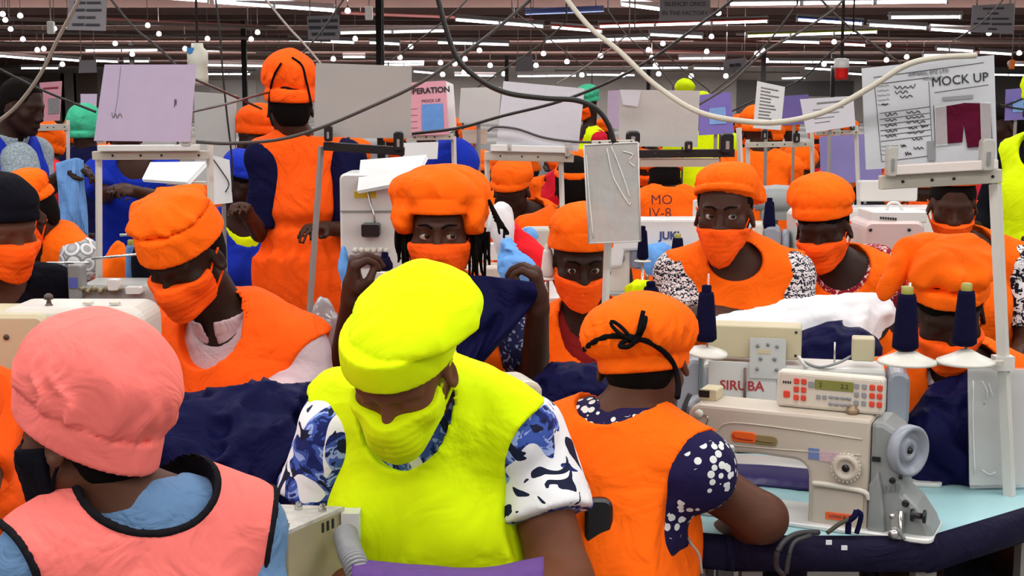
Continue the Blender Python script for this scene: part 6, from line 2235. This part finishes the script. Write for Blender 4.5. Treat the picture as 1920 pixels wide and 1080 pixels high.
cable('dark tie wire crossing below the tubes toward lilac board', [(205, -5), (250, 50), (300, 92), (330, 122)], 2.4, CGRY, 9)
cable('pale tie wire crossing to the grey sheet', [(495, -5), (540, 50), (570, 82), (602, 120)], 2.2, pipe_m, 8)
cable('dark tie wire rising over the orange cap', [(560, 108), (600, 62), (640, 5), (650, -10)], 1.8, CGRY, 9)
cable('thin dark drop wire beside hanging socket', [(716, -5), (716, 60), (716, 130)], 1.2, CBLK, 12)
cable('thin dark stay wire from tubes to grey sheet', [(728, 118), (790, 72), (850, 25), (880, -5)], 1.5, CGRY, 11)
cable('curled dark wire at the bluish white board', [(914, 246), (930, 238), (970, 242), (1020, 258), (1080, 266), (1140, 266)], 2.2, CGRY, 4.985)
cable('dark stay wire over the small hanging sign', [(868, 182), (930, 140), (990, 100), (1030, 70), (1062, 40)], 1.6, CGRY, 12)
cable('stay wire crossing from the beacon toward the tubes', [(1540, 0), (1580, 40), (1640, 85), (1690, 120)], 2.2, CGRY, 9)
cable('stay wire running down beside purple card', [(1280, 214), (1340, 170), (1430, 90), (1495, 8)], 1.8, CGRY, 9)
cable('stay wire from hanging notice to the tubes', [(1780, 82), (1840, 42), (1885, -5)], 1.6, CGRY, 11)
cable('thin dark wire falling from tubes behind the cream cable', [(1350, 220), (1420, 185), (1500, 150), (1560, 96), (1600, 60)], 1.6, CBLK, 7.5)
cable('thin wire between purple cards by the aisle', [(1878, 200), (1900, 192), (1930, 180)], 1.6, CBLK, 6.393)
cable('blue wire below the purple card by the aisle', [(1876, 196), (1900, 202), (1930, 206)], 1.4, CBLK, 6.393)
cable('pale stay wire behind the thick black cable', [(1040, 160), (1090, 130), (1140, 95), (1180, 62)], 1.4, pipe_m, 14)
cable('dark stay wire under the silence notice', [(1190, 50), (1230, 85), (1280, 130), (1330, 170)], 1.3, CGRY, 14)
cable('dark stay wire left of the silence notice', [(1140, 20), (1170, 60), (1230, 120), (1262, 160)], 1.2, CGRY, 15)
cable('dark sagging stay wire beside white notice', [(960, 20), (1010, 55), (1050, 90), (1110, 135)], 1.2, CGRY, 15)
# ------------------------------------------------------------------ cloth
NAVYJ = cloth('navy_jersey_pile', (.0058, .006, .040), rough=.5, fold=.9, sheen=.0)


def pile(label, lumps, mat, h=.012, amp=.012, fr=6.0, seed=1, floor=None, name='cloth_pile', stretch=(1, 1, 1), rid=.8, group=None):
    """lumps: (u, v, Y, (rx, ry, rz))"""
    cs = [(P(u, v, Y), r) for u, v, Y, r in lumps]
    fs = union([f_ell(c, r) for c, r in cs], .06)
    st = np.array(stretch, np.float32)

    def f(p):
        w = wob(p * st, fr, seed, .9)
        w2 = wob(p * st, fr * 2.1, seed + 7, .9)
        d = fs(p) + amp * (np.abs(w) * 2 * rid - .6) + amp * .5 * (np.abs(w2) * 2 - .6)
        if floor is not None:
            d = np.maximum(d, floor - p[:, 2])
        return d
    lo = np.min([c - np.array(r) for c, r in cs], 0) - .05
    hi = np.max([c + np.array(r) for c, r in cs], 0) + .05
    if floor is not None:
        lo[2] = floor - .02
    base = np.array([(lo[0] + hi[0]) / 2, (lo[1] + hi[1]) / 2, lo[2] + .02])
    o = link(name, sdf_mesh(name, f, lo, hi, h, base, smooth_it=2), mat)
    o.location = base
    return tag(o, label, 'cloth', group)


def drape(label, rows, mat, nu=40, nv=30, amp=.015, fr=5, seed=2, th=.004, name='cloth_sheet', cat='cloth'):
    """rows: list of polylines of (u, v, Y), top to bottom"""
    G = []
    for row in rows:
        s = spline([P(*q) for q in row], 12)
        t = np.linspace(0, len(s) - 1, nu)
        i = np.clip(t.astype(int), 0, len(s) - 2)
        fr_ = (t - i)[:, None]
        G.append(s[i] * (1 - fr_) + s[i + 1] * fr_)
    G = np.array(G)
    cols = []
    for k in range(nu):
        s = spline(list(G[:, k]), 12)
        t = np.linspace(0, len(s) - 1, nv)
        i = np.clip(t.astype(int), 0, len(s) - 2)
        f_ = (t - i)[:, None]
        cols.append(s[i] * (1 - f_) + s[i + 1] * f_)
    V = np.array(cols).transpose(1, 0, 2)
    uu = np.linspace(0, 1, nu)[None, :] * np.ones((nv, 1))
    vv = np.linspace(0, 1, nv)[:, None] * np.ones((1, nu))
    w = wob(np.stack((uu.ravel() * 1.6, vv.ravel() * .45, 0 * vv.ravel()), 1).astype(np.float32), fr * .5, seed).reshape(nv, nu)
    V[:, :, 1] += amp * w * (.3 + .7 * vv)
    base = V.reshape(-1, 3).mean(0)
    base[2] = V[:, :, 2].min()
    idx = np.arange(nu * nv).reshape(nv, nu)
    F = np.stack((idx[:-1, :-1], idx[1:, :-1], idx[1:, 1:], idx[:-1, 1:]), -1).reshape(-1, 4)
    o = link(name, np_mesh(name, V.reshape(-1, 3) - base, F), mat)
    o.location = base
    md = o.modifiers.new('thickness', 'SOLIDIFY')
    md.thickness = th
    return tag(o, label, cat)


pile('big crumpled heap of navy jersey between the pink cap and lime vest', [(420, 915, 2.62, (.17, .16, .17)), (330, 895, 2.62, (.10, .14, .14)), (520, 880, 2.66, (.14, .13, .16)), (575, 815, 2.72, (.08, .10, .10)), (460, 815, 2.72, (.13, .10, .07)), (590, 765, 2.76, (.06, .07, .035)), (420, 1000, 2.55, (.16, .14, .12)), (560, 930, 2.60, (.10, .12, .15))],
     NAVYJ, h=.0065, amp=.026, fr=3.6, seed=5, floor=TZ - .04, stretch=(1.2, 1, .75))
drape('navy cloth stretched between the two hands of the dreadlocked woman', [[(668, 522, 3.20), (760, 530, 3.22), (880, 516, 3.22), (1002, 528, 3.18)], [(690, 600, 3.22), (780, 600, 3.20), (900, 580, 3.18), (1006, 560, 3.17)], [(730, 680, 3.22), (800, 660, 3.18), (890, 640, 3.16), (968, 610, 3.18)], [(760, 740, 3.22), (810, 725, 3.18), (860, 705, 3.16), (905, 680, 3.18)]],
      NAVYJ, amp=.03, fr=6, seed=4)
pile('white cloth heap in front of the glancing woman', [(1460, 606, 3.60, (.09, .09, .035)), (1530, 594, 3.62, (.10, .09, .045)), (1600, 590, 3.64, (.09, .09, .045)), (1640, 582, 3.66, (.04, .05, .03)), (1530, 660, 3.58, (.16, .12, .10)), (1370, 612, 3.62, (.05, .06, .025))], WHITEC, h=.009, amp=.012, fr=6, seed=8, floor=TZ)
pile('white cloth end tucked under the folded arms', [(1350, 612, 3.70, (.05, .05, .03))], WHITEC, h=.008, amp=.008, fr=9, seed=9)
pile('navy cloth heap below the white cloth', [(1580, 660, 3.42, (.09, .07, .07)), (1540, 665, 3.42, (.06, .07, .06)), (1570, 720, 3.40, (.12, .08, .09))], NAVYJ, h=.009, amp=.012, fr=6, seed=11, floor=TZ)
pile('crumpled navy jersey hanging behind the clear sleeve with grey card', [(1790, 830, 3.02, (.10, .09, .13)), (1850, 780, 3.05, (.10, .09, .10)), (1760, 880, 3.0, (.07, .08, .09)), (1870, 880, 3.05, (.10, .09, .12)), (1800, 930, 2.98, (.09, .05, .05)), (1930, 830, 3.1, (.10, .08, .14))], NAVYJ, h=.008, amp=.018, fr=4, seed=13, floor=TZ)
o = drape('navy cloth roll lying across the aqua table', [[(1355, 868, 3.00), (1440, 872, 2.98), (1530, 880, 2.94)], [(1352, 885, 2.96), (1440, 892, 2.94), (1530, 900, 2.90)], [(1355, 905, 2.94), (1440, 910, 2.92), (1530, 916, 2.88)]], plain('navy_satin', (.028, .018, .10), rough=.4), amp=.002, th=.012)
pile('navy cloth beside the bow-tied cap', [(1065, 712, 3.20, (.07, .06, .03)), (1100, 726, 3.18, (.06, .06, .03)), (1060, 745, 3.18, (.08, .07, .05))], NAVYJ, h=.009, amp=.012, fr=8, seed=17)
pile('pale blue cut pieces heaped by the lace sleeve', [(80, 545, 4.30, (.09, .07, .035)), (110, 548, 4.28, (.06, .06, .03)), (60, 530, 4.32, (.05, .06, .03)), (95, 580, 4.26, (.10, .08, .05))], SKYC, h=.010, amp=.016, fr=7, seed=19)
pile('sky blue cloth bundle between navy cones', [(1234, 480, 5.05, (.045, .05, .045)), (1240, 495, 5.05, (.06, .05, .04))], SKYC, h=.009, amp=.014, fr=9, seed=23)
pile('sky blue cloth bundle beside lettered machine', [(1300, 472, 5.1, (.045, .05, .028))], SKYC, h=.009, amp=.012, fr=9, seed=29)
pile('pale blue shirt pieces behind the dreadlocks', [(960, 500, 4.3, (.04, .04, .05)), (985, 512, 4.3, (.04, .04, .035)), (950, 470, 4.35, (.02, .03, .04))], SKYC, h=.009, amp=.010, fr=9, seed=31)
pile('pale blue cloth by the orange shoulder behind red bundle', [(992, 440, 5.0, (.03, .04, .03))], SKYC, h=.009, amp=.010, fr=9, seed=37)
pile('bright red cloth bundle behind the hand holding navy cloth', [(985, 480, 4.5, (.07, .06, .06)), (960, 450, 4.5, (.03, .05, .06)), (1000, 510, 4.5, (.06, .06, .04))], REDV, h=.009, amp=.006, fr=5, seed=41)
pile('white bag behind the dreadlocks', [(945, 440, 4.4, (.03, .05, .08)), (935, 410, 4.4, (.025, .04, .05))], WHITEC, h=.009, amp=.006, fr=7, seed=43)
pile('crimson bundle behind the bowed orange cap', [(1045, 345, 6.6, (.06, .06, .07)), (1035, 370, 6.6, (.04, .05, .05))], REDC, h=.012, amp=.016, fr=7, seed=47)
pile('lime cloth scrap by the squat navy cone', [(1200, 545, 3.8, (.035, .03, .025)), (1205, 575, 3.8, (.03, .03, .05)), (1208, 640, 3.8, (.035, .03, .10)), (1208, 690, 3.8, (.035, .03, .09))], LIME, h=.006, amp=.006, fr=12, seed=53)
pile('blue thread box by the table under bent arm', [(1285, 950, 2.60, (.018, .02, .010))], WHITEC, h=.004, amp=.001, fr=9, seed=54, name='bobbin_case')
drape('pale blue garment hanging from the hands of the blue-vested man', [[(104, 306, 5.69), (140, 296, 5.68), (156, 300, 5.69)], [(108, 370, 5.69), (138, 360, 5.66), (160, 360, 5.69)], [(106, 440, 5.69), (140, 430, 5.65), (168, 440, 5.69)], [(112, 505, 5.69), (145, 508, 5.66), (172, 505, 5.69)]], cloth('pale_denim', (.14, .30, .60)), amp=.03, fr=7, seed=6)
drape('purple towel over the lap of the lime-vested woman', [[(660, 1046, 2.14), (780, 1058, 2.10), (900, 1064, 2.10), (1020, 1042, 2.16)], [(660, 1080, 2.06), (780, 1085, 2.02), (900, 1085, 2.02), (1020, 1075, 2.08)], [(660, 1140, 2.04), (780, 1150, 2.0), (900, 1150, 2.0), (1020, 1140, 2.06)]], cloth('purple_towel', (.11, .05, .21), weave=300), amp=.01)
pile('orange garment draped over machine next to sky blue cone', [(222, 490, 4.0, (.03, .03, .06)), (210, 520, 4.0, (.03, .03, .04))], ORANGE, h=.009, amp=.008, fr=7, seed=57)
pile('dark hank of braided thread hanging beside the pillbox cap', [(268, 470, 3.85, (.02, .02, .09)), (272, 510, 3.85, (.022, .02, .05))], BLACKC, h=.008, amp=.006, fr=10, seed=59, name='thread_hank')
o = pile('light blue hanks over the tall machine ledge', [(645, 500, 4.6, (.02, .02, .07))], SKYC, h=.009, amp=.006, fr=9, seed=61)
pile('crumpled clear plastic bag beside the pink shirt', [(602, 600, 3.6, (.03, .03, .06)), (612, 640, 3.6, (.035, .03, .06))], plain('bag_grey', (.34, .34, .36), rough=.15, alpha=.8, spec=.8), h=.008, amp=.010, fr=9, seed=63, name='plastic_bag')

# dreadlocks of the turbaned woman, each a lock of hair under her
PD = PEOPLE['dread']
rnd = random.Random(8)
for k in range(26):
    sd = -1 if k % 2 else 1
    j = k // 2
    if sd > 0:
        u0, v0 = 745 + j * 4.2, 425 + rnd.uniform(0, 30)
        u1, v1 = u0 + rnd.uniform(-8, 6), 470 + rnd.uniform(10, 55)
    else:
        u0, v0 = 872 + j * 3.6, 440 + rnd.uniform(-10, 25)
        u1, v1 = u0 + rnd.uniform(-4, 10), 480 + rnd.uniform(10, 60)
    Y0 = 3.33 + rnd.uniform(0, .1)
    pts = [P(u0, v0 - 15, Y0 + .02), P(u0 + rnd.uniform(-3, 3), (v0 + v1) / 2, Y0), P(u1, v1, Y0 + .01)]
    MB().tube(spline([q - PD['base'] for q in pts], 5), .0055, 6, r2=.003).build('dreadlock', HAIR, PD['root'])
for k in range(7):
    u0 = 916 + k * 2
    pts = [P(u0, 375 + 6 * k, 3.36), P(u0 + 12 + 2 * k, 400 + 6 * k, 3.35), P(u0 + 16 + rnd.uniform(-3, 8), 430 + rnd.uniform(-5, 25), 3.34)]
    MB().tube(spline([q - PD['base'] for q in pts], 5), .0048, 6, r2=.0028).build('dreadlock', HAIR, PD['root'])
# navy strap knotted on the machine column, and black leather strap lying on the padded edge
st = [P(1606, 958, 2.555), P(1602, 968, 2.55), P(1592, 978, 2.55), P(1590, 1000, 2.55)]
e = empty('fabric_tie', P(1600, 1003, 2.55), 'navy cloth tie knotted at the foot of the beige machine', 'tie')
b0 = np.array(e.location)
MB().tube(spline([q - b0 for q in st], 6), .006, 8).build('loop', NAVYC, e)
MB().tube(spline([q - b0 for q in (P(1606, 958, 2.555), P(1614, 964, 2.55), P(1612, 980, 2.55), P(1606, 1000, 2.55))], 6), .005, 8).build('loop', NAVYC, e)
MB().tube(spline([q - b0 for q in (P(1596, 972, 2.55), P(1575, 982, 2.55), P(1550, 1000, 2.55))], 6), .0045, 8).build('strap', plain('strap_olive', (.05, .045, .03), rough=.6), e)
e = empty('leather_strap', Pz(1470, 1010, TZ), 'dark strap looped over the padded table edge', 'strap')
b0 = np.array(e.location)
MB().tube(spline([q - b0 for q in (P(1535, 998, 2.50), P(1500, 1000, 2.48), P(1474, 1012, 2.46), P(1458, 1035, 2.45), P(1456, 1062, 2.46), P(1470, 1080, 2.46))], 8), .0055, 6).build('strap', plain('strap_dark', (.03, .027, .03), rough=.5), e)
MB().tube(spline([q - b0 for q in (P(1520, 1004, 2.48), P(1490, 1016, 2.46), P(1480, 1040, 2.45), P(1474, 1075, 2.45))], 8), .0045, 6).build('strap', MATS['strap_dark'], e)
e = empty('string', Pz(1300, 1010, TZ), 'pale frayed string hanging off the table', 'string')
b0 = np.array(e.location)
MB().tube(spline([q - b0 for q in (P(1288, 1005, 2.50), P(1296, 1020, 2.48), P(1310, 1040, 2.48), P(1316, 1075, 2.48))], 6), .003, 6).build('strand', plain('string_pale', (.40, .30, .27), rough=.8), e)
for u, v in ((1554, 1017), (1583, 1027)):
    o = MB().box((0, 0, 0), (.011, .004, .008)).build('lint_scrap', WHITEC, None)
    o.location = P(u, v, 2.522)
    tag(o, 'tiny white scrap on the navy padded edge', 'scrap', 'white scraps on the padded edge')
